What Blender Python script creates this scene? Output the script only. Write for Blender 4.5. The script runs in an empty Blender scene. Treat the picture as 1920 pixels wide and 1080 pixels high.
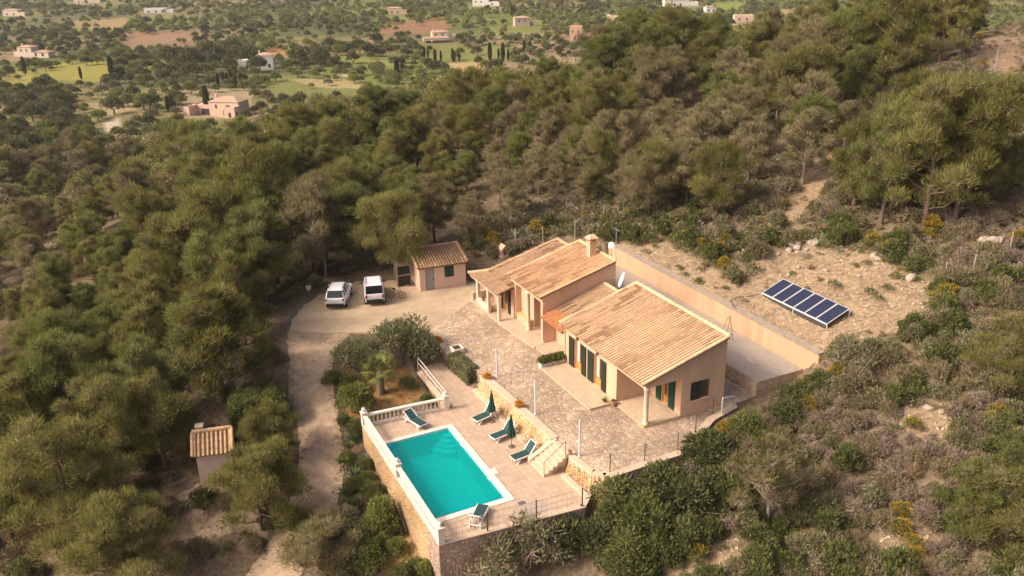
import bpy, math, random
import numpy as np
from mathutils import Vector, Matrix, Euler

# ------------------------------------------------------------------ scene, camera, sky, sun, exposure
SC = bpy.context.scene
COL = SC.collection
CAM_H, FPX = 28.5, 1625.3
TH, RO, YAW = math.radians(21.714), math.radians(1.170), math.radians(25.55)

_r = np.array([1, 0, 0.]); _f = np.array([0, math.cos(TH), -math.sin(TH)]); _d = np.cross(_f, _r)
CR = np.array([math.cos(RO) * _r + math.sin(RO) * _d, -math.sin(RO) * _r + math.cos(RO) * _d, _f])
cam = bpy.data.cameras.new('camera'); cam.sensor_width = 36.0; cam.lens = 36.0 * FPX / 1920.0
cam.clip_start = 0.5; cam.clip_end = 9000
co = bpy.data.objects.new('camera', cam); COL.objects.link(co)
m3 = Matrix((CR[0], -CR[1], -CR[2])).transposed()
co.matrix_world = Matrix.Translation((0, 0, CAM_H)) @ m3.to_4x4()
SC.camera = co

SUN_EL = math.radians(40); SUN_DIR = Vector((-0.95, -0.31, 0)).normalized()   # towards the sun, on the ground plan
w = bpy.data.worlds.new('World'); SC.world = w; w.use_nodes = True
nt = w.node_tree
sky = nt.nodes.new('ShaderNodeTexSky'); sky.sky_type = 'NISHITA'; sky.sun_disc = False
sky.sun_elevation = SUN_EL; sky.sun_rotation = math.atan2(SUN_DIR.x, SUN_DIR.y)
sky.dust_density = 9.0; sky.ozone_density = 0.0; sky.air_density = 0.7
nt.nodes['Background'].inputs['Strength'].default_value = 0.15
nt.links.new(sky.outputs[0], nt.nodes['Background'].inputs['Color'])
sl = bpy.data.lights.new('sun', 'SUN'); sl.energy = 1.65; sl.angle = math.radians(8.0); sl.color = (1.0, 0.91, 0.81)
so = bpy.data.objects.new('sun', sl); COL.objects.link(so)
sd = Vector((SUN_DIR.x * math.cos(SUN_EL), SUN_DIR.y * math.cos(SUN_EL), math.sin(SUN_EL)))
so.rotation_euler = sd.to_track_quat('Z', 'Y').to_euler(); so.location = (0, 0, 200)
SC.view_settings.view_transform = 'Standard'; SC.view_settings.look = 'None'
SC.view_settings.exposure = 0.50; SC.view_settings.gamma = 1.0
SC.render.engine = 'CYCLES'
SC.cycles.max_bounces = 5; SC.cycles.diffuse_bounces = 4; SC.cycles.glossy_bounces = 2
SC.cycles.transmission_bounces = 3; SC.cycles.transparent_max_bounces = 8; SC.cycles.volume_bounces = 0

# ------------------------------------------------------------------ site frame: x = v (uphill), y = u (along the house), z up
VV = np.array([math.cos(YAW), math.sin(YAW)]); UU = np.array([-math.sin(YAW), math.cos(YAW)])
O2 = np.array([-4.34828, 38.42437])
def W(v, u, z=0.0):
    p = O2 + u * UU + v * VV
    return (p[0], p[1], z)
def to_vu(X, Y):
    dx = np.asarray(X) - O2[0]; dy = np.asarray(Y) - O2[1]
    return dx * VV[0] + dy * VV[1], dx * UU[0] + dy * UU[1]
def project(P):
    q = (np.asarray(P) - np.array([0, 0, CAM_H])) @ CR.T
    return np.stack([960 + FPX * q[..., 0] / q[..., 2], 540 + FPX * q[..., 1] / q[..., 2], q[..., 2]], -1)
def ray_dir(px, py):
    return CR.T @ np.array([(px - 960) / FPX, (py - 540) / FPX, 1.0])
def at_z(px, py, z):
    q = ray_dir(px, py); t = (z - CAM_H) / q[2]
    return np.array([q[0] * t, q[1] * t, z])

# ------------------------------------------------------------------ noise and terrain
def vnoise(x, y, seed=0):
    x = np.asarray(x, float); y = np.asarray(y, float)
    xi = np.floor(x).astype(np.int64); yi = np.floor(y).astype(np.int64); xf = x - xi; yf = y - yi
    def h(a, b):
        n = (a * 374761393 + b * 668265263 + seed * 974711) & 0x7fffffff
        n = ((n ^ (n >> 13)) * 1274126177) & 0x7fffffff
        return ((n ^ (n >> 16)) & 0xffff) / 65535.0
    sx = xf * xf * (3 - 2 * xf); sy = yf * yf * (3 - 2 * yf)
    return (h(xi, yi) * (1 - sx) + h(xi + 1, yi) * sx) * (1 - sy) + (h(xi, yi + 1) * (1 - sx) + h(xi + 1, yi + 1) * sx) * sy
def fbm(x, y, seed=0, o=4):
    s = 0; a = 0.5; t = 0
    for i in range(o):
        s = s + a * vnoise(x * 2 ** i, y * 2 ** i, seed + i * 17); t += a; a *= 0.5
    return s / t

PLAIN = -18.0
def far_z(v, u):
    ve = np.where(v < 70, v, 70 + 35 * np.tanh((v - 70) / 35))
    hill = 3.3 + 0.205 * (ve - 26)
    hill = hill - 0.005 * np.clip(u - 75 + 0.5 * np.clip(ve - 10, 0, 200), 0, None) ** 2
    hill = np.where(u < 0, hill + 0.05 * u, hill)
    plain = PLAIN - 0.0 * u
    k = 4.0
    a = np.clip(0.5 + 0.5 * (hill - plain) / k, 0, 1)
    z = plain * (1 - a) + hill * a + k * a * (1 - a)
    return z
CTRL = [(-1.5, 26, 1.0), (-3, 21.2, .25), (-.6, 18.5, .0), (-3.8, 18.4, -.3), (-1.5, 13.5, -1.0), (-3.9, 15.1, -1.1), (-1.9, 11.5, -1.7),
        (-4.8, 11.9, -1.9), (-2.8, 9.2, -2.4), (-5.8, 9.9, -2.7), (-5.2, 6.5, -3.3), (-8.9, 6, -4.2), (2, 28, 1.0), (7, 30, 1.0), (12, 27, 1.0), (1, 23, .85),
        (2, 16, -.3), (3, 14, -.6), (1, 12.5, -1.0), (4, 12.5, -.9), (4, 18, .35), (6, 19.5, .9), (-1, 10, -1.9), (-1.3, 5, -2.6), (-1.2, 0, -3.2), (-1, -3, -3.5),
        (3, -3.6, -2.7), (7, -3.8, -1.9), (10, -3.2, -.7), (14, -3, .2), (17, -1.2, .8), (19.6, .2, .95), (24, -.2, 1.3), (27, -1.2, 3.2),
        (-8, 20, -1.5), (-10, 14, -3.0), (-12, 10, -4), (-8, 25, -.6), (-5, 30, .6), (4, 36, 1.2), (14, 36, 2.0), (18, 31, 2.2), (24, 26, 3.0),
        (28, 24, 3.7), (28, 12, 3.8), (28, 0, 3.6), (32, 10, 4.5), (32, 4, 4.4), (32, -1, 4.5), (12, 12, 0.9), (12, 20, .9), (20, 12, 0.9), (9, 5, .6), (22, 4, 1.0), (22, 12, 1.0)]
_c = np.array(CTRL)
_ring = []
for rr, n in ((36, 22), (50, 24)):
    for i in range(n):
        a = 2 * math.pi * i / n; _ring.append((10 + rr * math.cos(a), 12 + rr * math.sin(a)))
_ring = np.array(_ring)
_P = np.vstack([_c[:, :2], _ring]); _T = np.concatenate([_c[:, 2] - far_z(_c[:, 0], _c[:, 1]), np.zeros(len(_ring))])
def _phi(r2): return 0.5 * r2 * np.log(r2 + 1e-9)
_D = ((_P[:, None] - _P[None]) ** 2).sum(-1); _n = len(_P)
_A = np.zeros((_n + 3, _n + 3)); _A[:_n, :_n] = _phi(_D) + np.eye(_n) * 0.4; _A[:_n, _n] = 1; _A[:_n, _n + 1:] = _P; _A[_n, :_n] = 1; _A[_n + 1:, :_n] = _P.T
_S = np.linalg.solve(_A, np.concatenate([_T, np.zeros(3)]))
def ground_vu(v, u, rough=True):
    v = np.atleast_1d(np.asarray(v, float)); u = np.atleast_1d(np.asarray(u, float))
    z = far_z(v, u)
    r = np.hypot(v - 10, u - 12); near = r < 48
    if near.any():
        q = np.stack([v[near], u[near]], -1); k = np.zeros(len(q))
        for s in range(0, len(q), 20000):
            d2 = ((q[s:s + 20000, None] - _P[None]) ** 2).sum(-1)
            k[s:s + 20000] = _phi(d2) @ _S[:_n] + _S[_n] + q[s:s + 20000] @ _S[_n + 1:]
        z[near] += k * np.clip((48 - r[near]) / 14, 0, 1)
    if rough:
        w = np.clip((v - 26.5) / 6, 0, 1) * np.clip((150 - np.abs(u)) / 60, 0, 1)
        z += w * ((fbm(v * .35, u * .35, 5) - .5) * 1.0)
        z += (fbm(v * .02, u * .02, 9) - .5) * np.clip((r - 60) / 60, 0, 1) * 4.0
    return z
def ground(X, Y, rough=True):
    v, u = to_vu(X, Y)
    return ground_vu(v, u, rough)
def at_ground(px, py, up=0.0):
    """the point of the ground (raised by up) that a photograph pixel looks at"""
    q = ray_dir(px, py); t = np.concatenate([np.arange(12, 300, .5), np.arange(300, 2500, 3.)])
    X, Y, Z = q[0] * t, q[1] * t, CAM_H + q[2] * t
    g = ground(X, Y) + up
    i = np.argmax(Z < g)
    if Z[i] >= g[i]: i = len(t) - 1
    return np.array([X[i], Y[i], g[i] - up])
def in_poly(x, y, poly):
    x = np.asarray(x, float); y = np.asarray(y, float); c = np.zeros(x.shape, bool); n = len(poly); j = n - 1
    for i in range(n):
        xi, yi = poly[i]; xj, yj = poly[j]
        c ^= ((yi > y) != (yj > y)) & (x < (xj - xi) * (y - yi) / ((yj - yi) or 1e-9) + xi); j = i
    return c

# ------------------------------------------------------------------ materials
MATS = {}
def srgb(h):
    if isinstance(h, (tuple, list)): return tuple(h) + (1,)
    c = [int(h[i:i + 2], 16) / 255 for i in (0, 2, 4)]
    return tuple(x / 12.92 if x <= .04045 else ((x + .055) / 1.055) ** 2.4 for x in c) + (1,)
def node(nt, t, **k):
    n = nt.nodes.new(t)
    for a, b in k.items(): setattr(n, a, b)
    return n
def mat(name, base, rough=0.8, noise=0.25, scale=4.0, bump=0.0, bscale=30.0, attr=None, metal=0.0, spec=0.3, second=None, sscale=1.2, samt=0.5, stretch=None):
    """a worn surface: base colour, fine mottling, an optional second tone in patches, an optional colour attribute"""
    if name in MATS: return MATS[name]
    m = bpy.data.materials.new(name); m.use_nodes = True; nt = m.node_tree; L = nt.links
    b = nt.nodes['Principled BSDF']; b.inputs['Roughness'].default_value = rough; b.inputs['Metallic'].default_value = metal
    b.inputs['Specular IOR Level'].default_value = spec
    tc = node(nt, 'ShaderNodeTexCoord'); co_ = tc.outputs['Object']
    if stretch:
        mp = node(nt, 'ShaderNodeMapping'); mp.inputs['Scale'].default_value = stretch; L.new(co_, mp.inputs[0]); co_ = mp.outputs[0]
    if attr:
        a = node(nt, 'ShaderNodeAttribute', attribute_name=attr); col = a.outputs['Color']
    else:
        c = node(nt, 'ShaderNodeRGB'); c.outputs[0].default_value = srgb(base); col = c.outputs[0]
    if second:
        n2 = node(nt, 'ShaderNodeTexNoise'); n2.inputs['Scale'].default_value = sscale; n2.inputs['Detail'].default_value = 6; L.new(co_, n2.inputs[0])
        r2 = node(nt, 'ShaderNodeMapRange'); r2.inputs[1].default_value = .48; r2.inputs[2].default_value = .68; r2.inputs[4].default_value = samt; L.new(n2.outputs[0], r2.inputs[0])
        mx = node(nt, 'ShaderNodeMix', data_type='RGBA'); L.new(r2.outputs[0], mx.inputs[0]); L.new(col, mx.inputs[6]); mx.inputs[7].default_value = srgb(second); col = mx.outputs[2]
    if noise:
        n1 = node(nt, 'ShaderNodeTexNoise'); n1.inputs['Scale'].default_value = scale; n1.inputs['Detail'].default_value = 8; n1.inputs['Roughness'].default_value = .65; L.new(co_, n1.inputs[0])
        r1 = node(nt, 'ShaderNodeMapRange'); r1.inputs[1].default_value = .3; r1.inputs[2].default_value = .7; r1.inputs[3].default_value = 1 - noise; r1.inputs[4].default_value = 1 + noise; L.new(n1.outputs[0], r1.inputs[0])
        mu = node(nt, 'ShaderNodeMix', data_type='RGBA', blend_type='MULTIPLY'); mu.inputs[0].default_value = 1
        L.new(col, mu.inputs[6]); L.new(r1.outputs[0], mu.inputs[7]); col = mu.outputs[2]
    L.new(col, b.inputs['Base Color'])
    if bump:
        n3 = node(nt, 'ShaderNodeTexNoise'); n3.inputs['Scale'].default_value = bscale; n3.inputs['Detail'].default_value = 5; L.new(co_, n3.inputs[0])
        bp = node(nt, 'ShaderNodeBump'); bp.inputs['Strength'].default_value = bump; bp.inputs['Distance'].default_value = .05; L.new(n3.outputs[0], bp.inputs['Height']); L.new(bp.outputs[0], b.inputs['Normal'])
    MATS[name] = m
    return m
def stone_mat(name, tones, joint, scale=3.0, bump=.6, jw=.05, spread=1.0, squash=(1, 1, 1)):
    """irregular stones: voronoi cells, each with a tone of its own, in mortar joints"""
    m = bpy.data.materials.new(name); m.use_nodes = True; nt = m.node_tree; L = nt.links; b = nt.nodes['Principled BSDF']
    b.inputs['Roughness'].default_value = .9; b.inputs['Specular IOR Level'].default_value = .15
    tc = node(nt, 'ShaderNodeTexCoord'); mp = node(nt, 'ShaderNodeMapping'); mp.inputs['Scale'].default_value = squash; L.new(tc.outputs['Object'], mp.inputs[0])
    nz = node(nt, 'ShaderNodeTexNoise'); nz.inputs['Scale'].default_value = scale * .8; L.new(mp.outputs[0], nz.inputs[0])
    ad = node(nt, 'ShaderNodeMix', data_type='RGBA', blend_type='ADD'); ad.inputs[0].default_value = .25; L.new(mp.outputs[0], ad.inputs[6]); L.new(nz.outputs['Color'], ad.inputs[7])
    v = node(nt, 'ShaderNodeTexVoronoi'); v.inputs['Scale'].default_value = scale; L.new(ad.outputs[2], v.inputs[0])
    e = node(nt, 'ShaderNodeTexVoronoi', feature='DISTANCE_TO_EDGE'); e.inputs['Scale'].default_value = scale; L.new(ad.outputs[2], e.inputs[0])
    sp = node(nt, 'ShaderNodeSeparateColor'); L.new(v.outputs['Color'], sp.inputs[0])
    cr = node(nt, 'ShaderNodeValToRGB'); cr.color_ramp.elements[0].color = srgb(tones[0]); cr.color_ramp.elements[1].color = srgb(tones[-1])
    for i, t in enumerate(tones[1:-1]):
        el = cr.color_ramp.elements.new((i + 1) / (len(tones) - 1)); el.color = srgb(t)
    L.new(sp.outputs[0], cr.inputs[0])
    mr = node(nt, 'ShaderNodeMapRange'); mr.inputs[1].default_value = 0; mr.inputs[2].default_value = jw; L.new(e.outputs[0], mr.inputs[0])
    n1 = node(nt, 'ShaderNodeTexNoise'); n1.inputs['Scale'].default_value = .35; n1.inputs['Detail'].default_value = 6; L.new(tc.outputs['Object'], n1.inputs[0])
    r1 = node(nt, 'ShaderNodeMapRange'); r1.inputs[1].default_value = .3; r1.inputs[2].default_value = .7; r1.inputs[3].default_value = .72; r1.inputs[4].default_value = 1.25; L.new(n1.outputs[0], r1.inputs[0])
    mx = node(nt, 'ShaderNodeMix', data_type='RGBA'); L.new(mr.outputs[0], mx.inputs[0]); mx.inputs[6].default_value = srgb(joint); L.new(cr.outputs[0], mx.inputs[7])
    mu = node(nt, 'ShaderNodeMix', data_type='RGBA', blend_type='MULTIPLY'); mu.inputs[0].default_value = 1; L.new(mx.outputs[2], mu.inputs[6]); L.new(r1.outputs[0], mu.inputs[7])
    L.new(mu.outputs[2], b.inputs['Base Color'])
    if bump:
        m2 = node(nt, 'ShaderNodeMapRange'); m2.inputs[1].default_value = 0; m2.inputs[2].default_value = .25; L.new(e.outputs[0], m2.inputs[0])
        bp = node(nt, 'ShaderNodeBump'); bp.inputs['Strength'].default_value = bump; bp.inputs['Distance'].default_value = .08; L.new(m2.outputs[0], bp.inputs['Height']); L.new(bp.outputs[0], b.inputs['Normal'])
    MATS[name] = m
    return m
def leaf_mat(name, tones, trans=.25, vary=.12):
    """foliage: tone picked by the leaf tuft's own tint, shifted a little from plant to plant"""
    m = bpy.data.materials.new(name); m.use_nodes = True; nt = m.node_tree; L = nt.links; nt.nodes.remove(nt.nodes['Principled BSDF'])
    a = node(nt, 'ShaderNodeAttribute', attribute_name='tint'); oi = node(nt, 'ShaderNodeObjectInfo')
    mm = node(nt, 'ShaderNodeMath', operation='MULTIPLY_ADD'); L.new(oi.outputs['Random'], mm.inputs[0]); mm.inputs[1].default_value = vary * 2; L.new(a.outputs['Fac'], mm.inputs[2])
    sb = node(nt, 'ShaderNodeMath', operation='SUBTRACT'); L.new(mm.outputs[0], sb.inputs[0]); sb.inputs[1].default_value = vary
    cr = node(nt, 'ShaderNodeValToRGB'); cr.color_ramp.elements[0].color = srgb(tones[0]); cr.color_ramp.elements[1].color = srgb(tones[-1])
    for i, t in enumerate(tones[1:-1]):
        el = cr.color_ramp.elements.new((i + 1) / (len(tones) - 1)); el.color = srgb(t)
    L.new(sb.outputs[0], cr.inputs[0])
    d = node(nt, 'ShaderNodeBsdfDiffuse'); t = node(nt, 'ShaderNodeBsdfTranslucent'); mx = node(nt, 'ShaderNodeMixShader'); mx.inputs[0].default_value = trans
    L.new(cr.outputs[0], d.inputs[0]); L.new(cr.outputs[0], t.inputs[0]); L.new(d.outputs[0], mx.inputs[1]); L.new(t.outputs[0], mx.inputs[2])
    L.new(mx.outputs[0], nt.nodes['Material Output'].inputs[0])
    MATS[name] = m
    return m

# ------------------------------------------------------------------ mesh building
class MB:
    """collects faces in site coordinates (v, u, z), then links them as one mesh object"""
    def __init__(s): s.v = []; s.f = []; s.m = []; s.c = []
    def add(s, vs, fs, mi=0, col=None):
        n = len(s.v); s.v += [tuple(p) for p in vs]
        for f in fs: s.f.append(tuple(n + i for i in f)); s.m.append(mi); s.c.append(col)
    def hexa(s, p, mi=0, col=None):
        s.add(p, [(3, 2, 1, 0), (4, 5, 6, 7), (0, 1, 5, 4), (1, 2, 6, 5), (2, 3, 7, 6), (3, 0, 4, 7)], mi, col)
    def box(s, a, b, mi=0, col=None):
        (x0, y0, z0), (x1, y1, z1) = a, b
        x0, x1 = min(x0, x1), max(x0, x1); y0, y1 = min(y0, y1), max(y0, y1); z0, z1 = min(z0, z1), max(z0, z1)
        s.hexa([(x0, y0, z0), (x1, y0, z0), (x1, y1, z0), (x0, y1, z0), (x0, y0, z1), (x1, y0, z1), (x1, y1, z1), (x0, y1, z1)], mi, col)
    def prism(s, poly, z0, z1, mi=0, top=None, col=None):
        n = len(poly); f0 = z0 if callable(z0) else (lambda x, y: z0); f1 = z1 if callable(z1) else (lambda x, y: z1)
        a = sum(poly[i][0] * poly[(i + 1) % n][1] - poly[(i + 1) % n][0] * poly[i][1] for i in range(n))
        if a < 0: poly = poly[::-1]
        vs = [(x, y, f0(x, y)) for x, y in poly] + [(x, y, f1(x, y)) for x, y in poly]
        s.add(vs, [tuple(range(n - 1, -1, -1))] + [(i, (i + 1) % n, n + (i + 1) % n, n + i) for i in range(n)], mi, col)
        s.add(vs[n:], [tuple(range(n))], mi if top is None else top, col)
    def tube(s, p, q, r, n=6, r2=None, mi=0, cap=True, col=None):
        p = Vector(p); q = Vector(q); r2 = r if r2 is None else r2; d = q - p
        if d.length < 1e-6: return
        k = d.normalized(); a = k.orthogonal().normalized(); b = k.cross(a); vs = []
        for o, rr in ((p, r), (q, r2)):
            for i in range(n):
                t = 2 * math.pi * i / n; vs.append(o + a * (rr * math.cos(t)) + b * (rr * math.sin(t)))
        fs = [(i, (i + 1) % n, n + (i + 1) % n, n + i) for i in range(n)]
        if cap: fs += [tuple(range(n - 1, -1, -1)), tuple(range(n, 2 * n))]
        s.add(vs, fs, mi, col)
    def path(s, pts, r, n=5, mi=0):
        for a, b in zip(pts, pts[1:]): s.tube(a, b, r, n, mi=mi)
    def lathe(s, c, prof, n=10, mi=0, col=None):
        vs = []
        for rr, z in prof:
            for i in range(n):
                t = 2 * math.pi * i / n; vs.append((c[0] + rr * math.cos(t), c[1] + rr * math.sin(t), c[2] + z))
        fs = []
        for k in range(len(prof) - 1):
            for i in range(n): fs.append((k * n + i, k * n + (i + 1) % n, (k + 1) * n + (i + 1) % n, (k + 1) * n + i))
        fs += [tuple(range(n - 1, -1, -1)), tuple(range((len(prof) - 1) * n, len(prof) * n))]
        s.add(vs, fs, mi, col)
    def build(s, name, mats, parent=None, base=None, smooth=False, rot=0.0, bevel=0.0):
        """base = the site point that becomes the object's own origin (default: the parent's)"""
        b = base if base is not None else (BASE[parent.name] if parent is not None else (0, 0, 0))
        if parent is not None and base is None: b = BASE[parent.name]
        me = bpy.data.meshes.new(name)
        me.from_pydata([(x - b[0], y - b[1], z - b[2]) for x, y, z in s.v], [], s.f)
        for m in (mats if isinstance(mats, (list, tuple)) else [mats]): me.materials.append(m)
        me.polygons.foreach_set('material_index', s.m)
        if any(c is not None for c in s.c):
            at = me.color_attributes.new('col', 'FLOAT_COLOR', 'CORNER'); arr = []
            for f, c in zip(s.f, s.c): arr += list((c or (.5, .5, .5)) + (1,)) * len(f)
            at.data.foreach_set('color', arr)
        if smooth: me.polygons.foreach_set('use_smooth', [True] * len(s.f))
        me.update()
        o = bpy.data.objects.new(name, me); COL.objects.link(o)
        if parent is not None:
            o.parent = parent; pb = BASE[parent.name]
            o.location = (b[0] - pb[0], b[1] - pb[1], b[2] - pb[2]) if True else (0, 0, 0)
        else:
            o.location = W(b[0], b[1], b[2]); o.rotation_euler = (0, 0, YAW + rot)
        BASE[o.name] = b
        if bevel:
            md = o.modifiers.new('bevel', 'BEVEL'); md.width = bevel; md.segments = 2; md.limit_method = 'ANGLE'
        return o
BASE = {}
def tag(o, label=None, cat=None, group=None, kind=None):
    if label: o['label'] = label
    if cat: o['category'] = cat
    if group: o['group'] = group
    if kind: o['kind'] = kind
    return o
def thing(name, label, cat, base, rot=0.0, group=None, scale=1.0):
    """an Empty at the thing's base, site coordinates; its parts are built relative to that base"""
    o = bpy.data.objects.new(name, None); COL.objects.link(o); o.empty_display_size = .2
    o.location = W(*base); o.rotation_euler = (0, 0, YAW + rot); o.scale = (scale,) * 3
    BASE[o.name] = tuple(base)
    return tag(o, label, cat, group)
def struct(name, mb, m, smooth=False, kind='structure', bevel=0.0):
    return tag(mb.build(name, m, base=(0, 0, 0), smooth=smooth, bevel=bevel), kind=kind)
def dup(root, loc=None, rotz=None, scale=None, label=None, group=None):
    """a thing with copies of its parts and sub-parts"""
    r = root.copy(); COL.objects.link(r)
    if loc is not None: r.location = loc
    if rotz is not None: r.rotation_euler = (r.rotation_euler[0], r.rotation_euler[1], rotz)
    if scale is not None: r.scale = scale if isinstance(scale, (tuple, list)) else (scale,) * 3
    if label: r['label'] = label
    if group: r['group'] = group
    for ch in KIDS(root):
        c = ch.copy(); COL.objects.link(c); c.parent = r
        for g in KIDS(ch):
            d = g.copy(); COL.objects.link(d); d.parent = c
    return r
def KIDS(o): return list(o.children)
def tri_mesh(name, V, mats, mi=None, tint=None):
    """a mesh of loose triangles from an (n,3,3) array"""
    n = len(V); me = bpy.data.meshes.new(name)
    me.vertices.add(n * 3); me.vertices.foreach_set('co', np.ascontiguousarray(V, np.float32).ravel())
    me.loops.add(n * 3); me.loops.foreach_set('vertex_index', np.arange(n * 3, dtype=np.int32))
    me.polygons.add(n); me.polygons.foreach_set('loop_start', np.arange(0, n * 3, 3, dtype=np.int32))
    for m in mats: me.materials.append(m)
    if mi is not None: me.polygons.foreach_set('material_index', np.asarray(mi, np.int32))
    if tint is not None:
        a = me.attributes.new('tint', 'FLOAT', 'FACE'); a.data.foreach_set('value', np.asarray(tint, np.float32))
    me.update(calc_edges=True); me.validate(clean_customdata=False)
    return me

# ================================================================== THE SETTING: ground, road, paved terraces
rng = np.random.default_rng(7); random.seed(7)
PARKING = [(-1.9, 26), (-1.2, 28), (.3, 30.5), (3, 33), (6, 34), (8.9, 32.5), (9.6, 30.2), (14.6, 29.2), (16, 27), (14.6, 24.6), (13, 24.6), (12.2, 24.2), (10, 22.5), (7.5, 20.5), (6.3, 20.8), (2.5, 23.2), (.5, 24.2)]
TERRACE = [(8.95, -1.95), (14.6, -1.9), (18, .3), (20.4, .95), (22.68, 1.2), (22.68, 25.5), (16, 27), (14.6, 24.6), (13, 24.6), (12.2, 24.2), (10, 22.5), (7.5, 20.5), (7.3, 16.5), (8.1, 13.2), (8.5, 12.1), (8.6, 2.5), (8.6, .6), (8.7, -.4)]
DECK = [(-.6, -2.1), (7.6, -2.75), (8.6, -1.8), (8.6, 12), (7.7, 12.2), (7.2, 17.6), (5.15, 17.7), (5.05, 10.75), (-.6, 11.3)]
YARD = [(22.7, 1.25), (26.62, 1.25), (26.62, 25), (22.7, 25)]
ROAD = [((-2.0, 26), (2.3, 23.3)), ((-2.6, 23.5), (.9, 22)), ((-3.0, 21.2), (-.2, 19.8)), ((-3.8, 18.4), (-.9, 17.2)), ((-4.0, 15.3), (-1.4, 14.2)), ((-4.6, 12.6), (-1.9, 11.5)),
        ((-5.4, 10.5), (-2.7, 9.2)), ((-6.6, 8.4), (-4.0, 6.8)), ((-8.9, 6.2), (-6.4, 4.2)), ((-12, 3.5), (-9.8, 1)), ((-17, .5), (-15, -2.5))]
ROAD_POLY = [a for a, b in ROAD] + [b for a, b in ROAD[::-1]]
def grow(poly, d):
    c = np.mean(poly, 0); return [tuple(np.array(p) + (np.array(p) - c) / np.linalg.norm(np.array(p) - c) * d) for p in poly]
def terrain_final(v, u):
    z = ground_vu(v, u)
    for poly, top, g in ((PARKING, .9, -.1), (TERRACE, .55, -.3), (DECK, -2.0, -.45), ([(22.6, .6), (26.98, .6), (26.98, 25.6), (22.6, 25.6)], 1.2, 0)):
        i = in_poly(v, u, grow(poly, g)); z = np.where(i, np.minimum(z, top), z)
    return z
# fields of the plain, outlined where the photograph shows them, laid on the ground as soil colour
FIELDS = [([(75, 132), (120, 118), (205, 112), (215, 135), (190, 155), (100, 150), (70, 148)], (.27, .235, .05)),
          ([(0, 140), (60, 128), (75, 150), (20, 165), (0, 165)], (.30, .25, .06)),
          ([(480, 150), (545, 142), (640, 146), (735, 158), (740, 172), (690, 182), (560, 192), (500, 178)], (.165, .175, .05)),
          ([(540, 150), (620, 146), (690, 156), (690, 166), (600, 165)], (.36, .27, .13)),
          ([(705, 60), (740, 42), (830, 33), (848, 50), (820, 62), (730, 66)], (.29, .145, .08)),
          ([(645, 75), (700, 78), (712, 96), (650, 95)], (.31, .16, .085)),
          ([(110, 285), (210, 262), (300, 252), (430, 268), (470, 262), (500, 210), (480, 205), (430, 225), (440, 290), (340, 300), (230, 280), (140, 292)], (.42, .26, .15)),
          ([(195, 225), (225, 222), (232, 250), (200, 256)], (.50, .40, .28)),
          ([(480, 90), (540, 90), (540, 104), (505, 108)], (.42, .22, .09)),
          ([(150, 195), (230, 190), (300, 208), (200, 215)], (.34, .25, .13)),
          ([(230, 60), (360, 55), (365, 88), (240, 92)], (.27, .165, .095)),
          ([(130, 40), (235, 34), (240, 52), (140, 56)], (.33, .22, .11)),
          ([(320, 95), (370, 92), (372, 104), (325, 106)], (.34, .29, .06)),
          ([(1130, 30), (1175, 28), (1178, 40), (1135, 44)], (.42, .28, .14)),
          ([(1340, 4), (1400, 0), (1400, 16), (1340, 20)], (.22, .26, .05)),
          ([(1260, 78), (1330, 70), (1320, 92), (1255, 92)], (.38, .24, .12)),
          ([(840, 118), (900, 115), (905, 132), (850, 134)], (.44, .28, .14)),
          ([(790, 88), (960, 80), (960, 112), (800, 112)], (.18, .19, .05)),
          ([(1185, 36), (1245, 30), (1250, 46), (1190, 50)], (.26, .25, .06)),
          ([(1460, 18), (1530, 10), (1530, 28), (1470, 32)], (.40, .27, .13)),
          ([(340, 168), (470, 165), (480, 222), (340, 222)], (.34, .26, .15))]
BARE = [([(1150, 455), (1250, 452), (1330, 500), (1390, 530), (1440, 470), (1520, 455), (1640, 470), (1760, 540), (1720, 600), (1640, 640), (1590, 650), (1545, 680), (1400, 600), (1150, 480)], (.35, .245, .15)),
        ([(1560, 230), (1600, 260), (1570, 330), (1490, 420), (1450, 440), (1500, 320)], (.34, .23, .14)),
        ([(650, 690), (760, 690), (800, 745), (690, 790), (650, 780)], (.40, .21, .07)),
        ([(650, 880), (690, 860), (740, 960), (800, 1050), (720, 1080), (660, 1000)], (.38, .24, .10)),
        ([(330, 930), (420, 890), (430, 1000), (370, 1010)], (.40, .29, .19)),
        ([(1690, 760), (1790, 765), (1780, 820), (1680, 810)], (.31, .215, .13)),
        ([(1250, 1040), (1380, 1010), (1400, 1080), (1240, 1080)], (.30, .205, .12)),
        ([(1650, 990), (1740, 985), (1740, 1050), (1650, 1065)], (.30, .21, .13)),
        ([(1830, 60), (1920, 20), (1920, 220), (1850, 230)], (.28, .19, .12)),
        ([(0, 960), (120, 900), (160, 1000), (60, 1060), (0, 1060)], (.34, .20, .10))]
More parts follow.
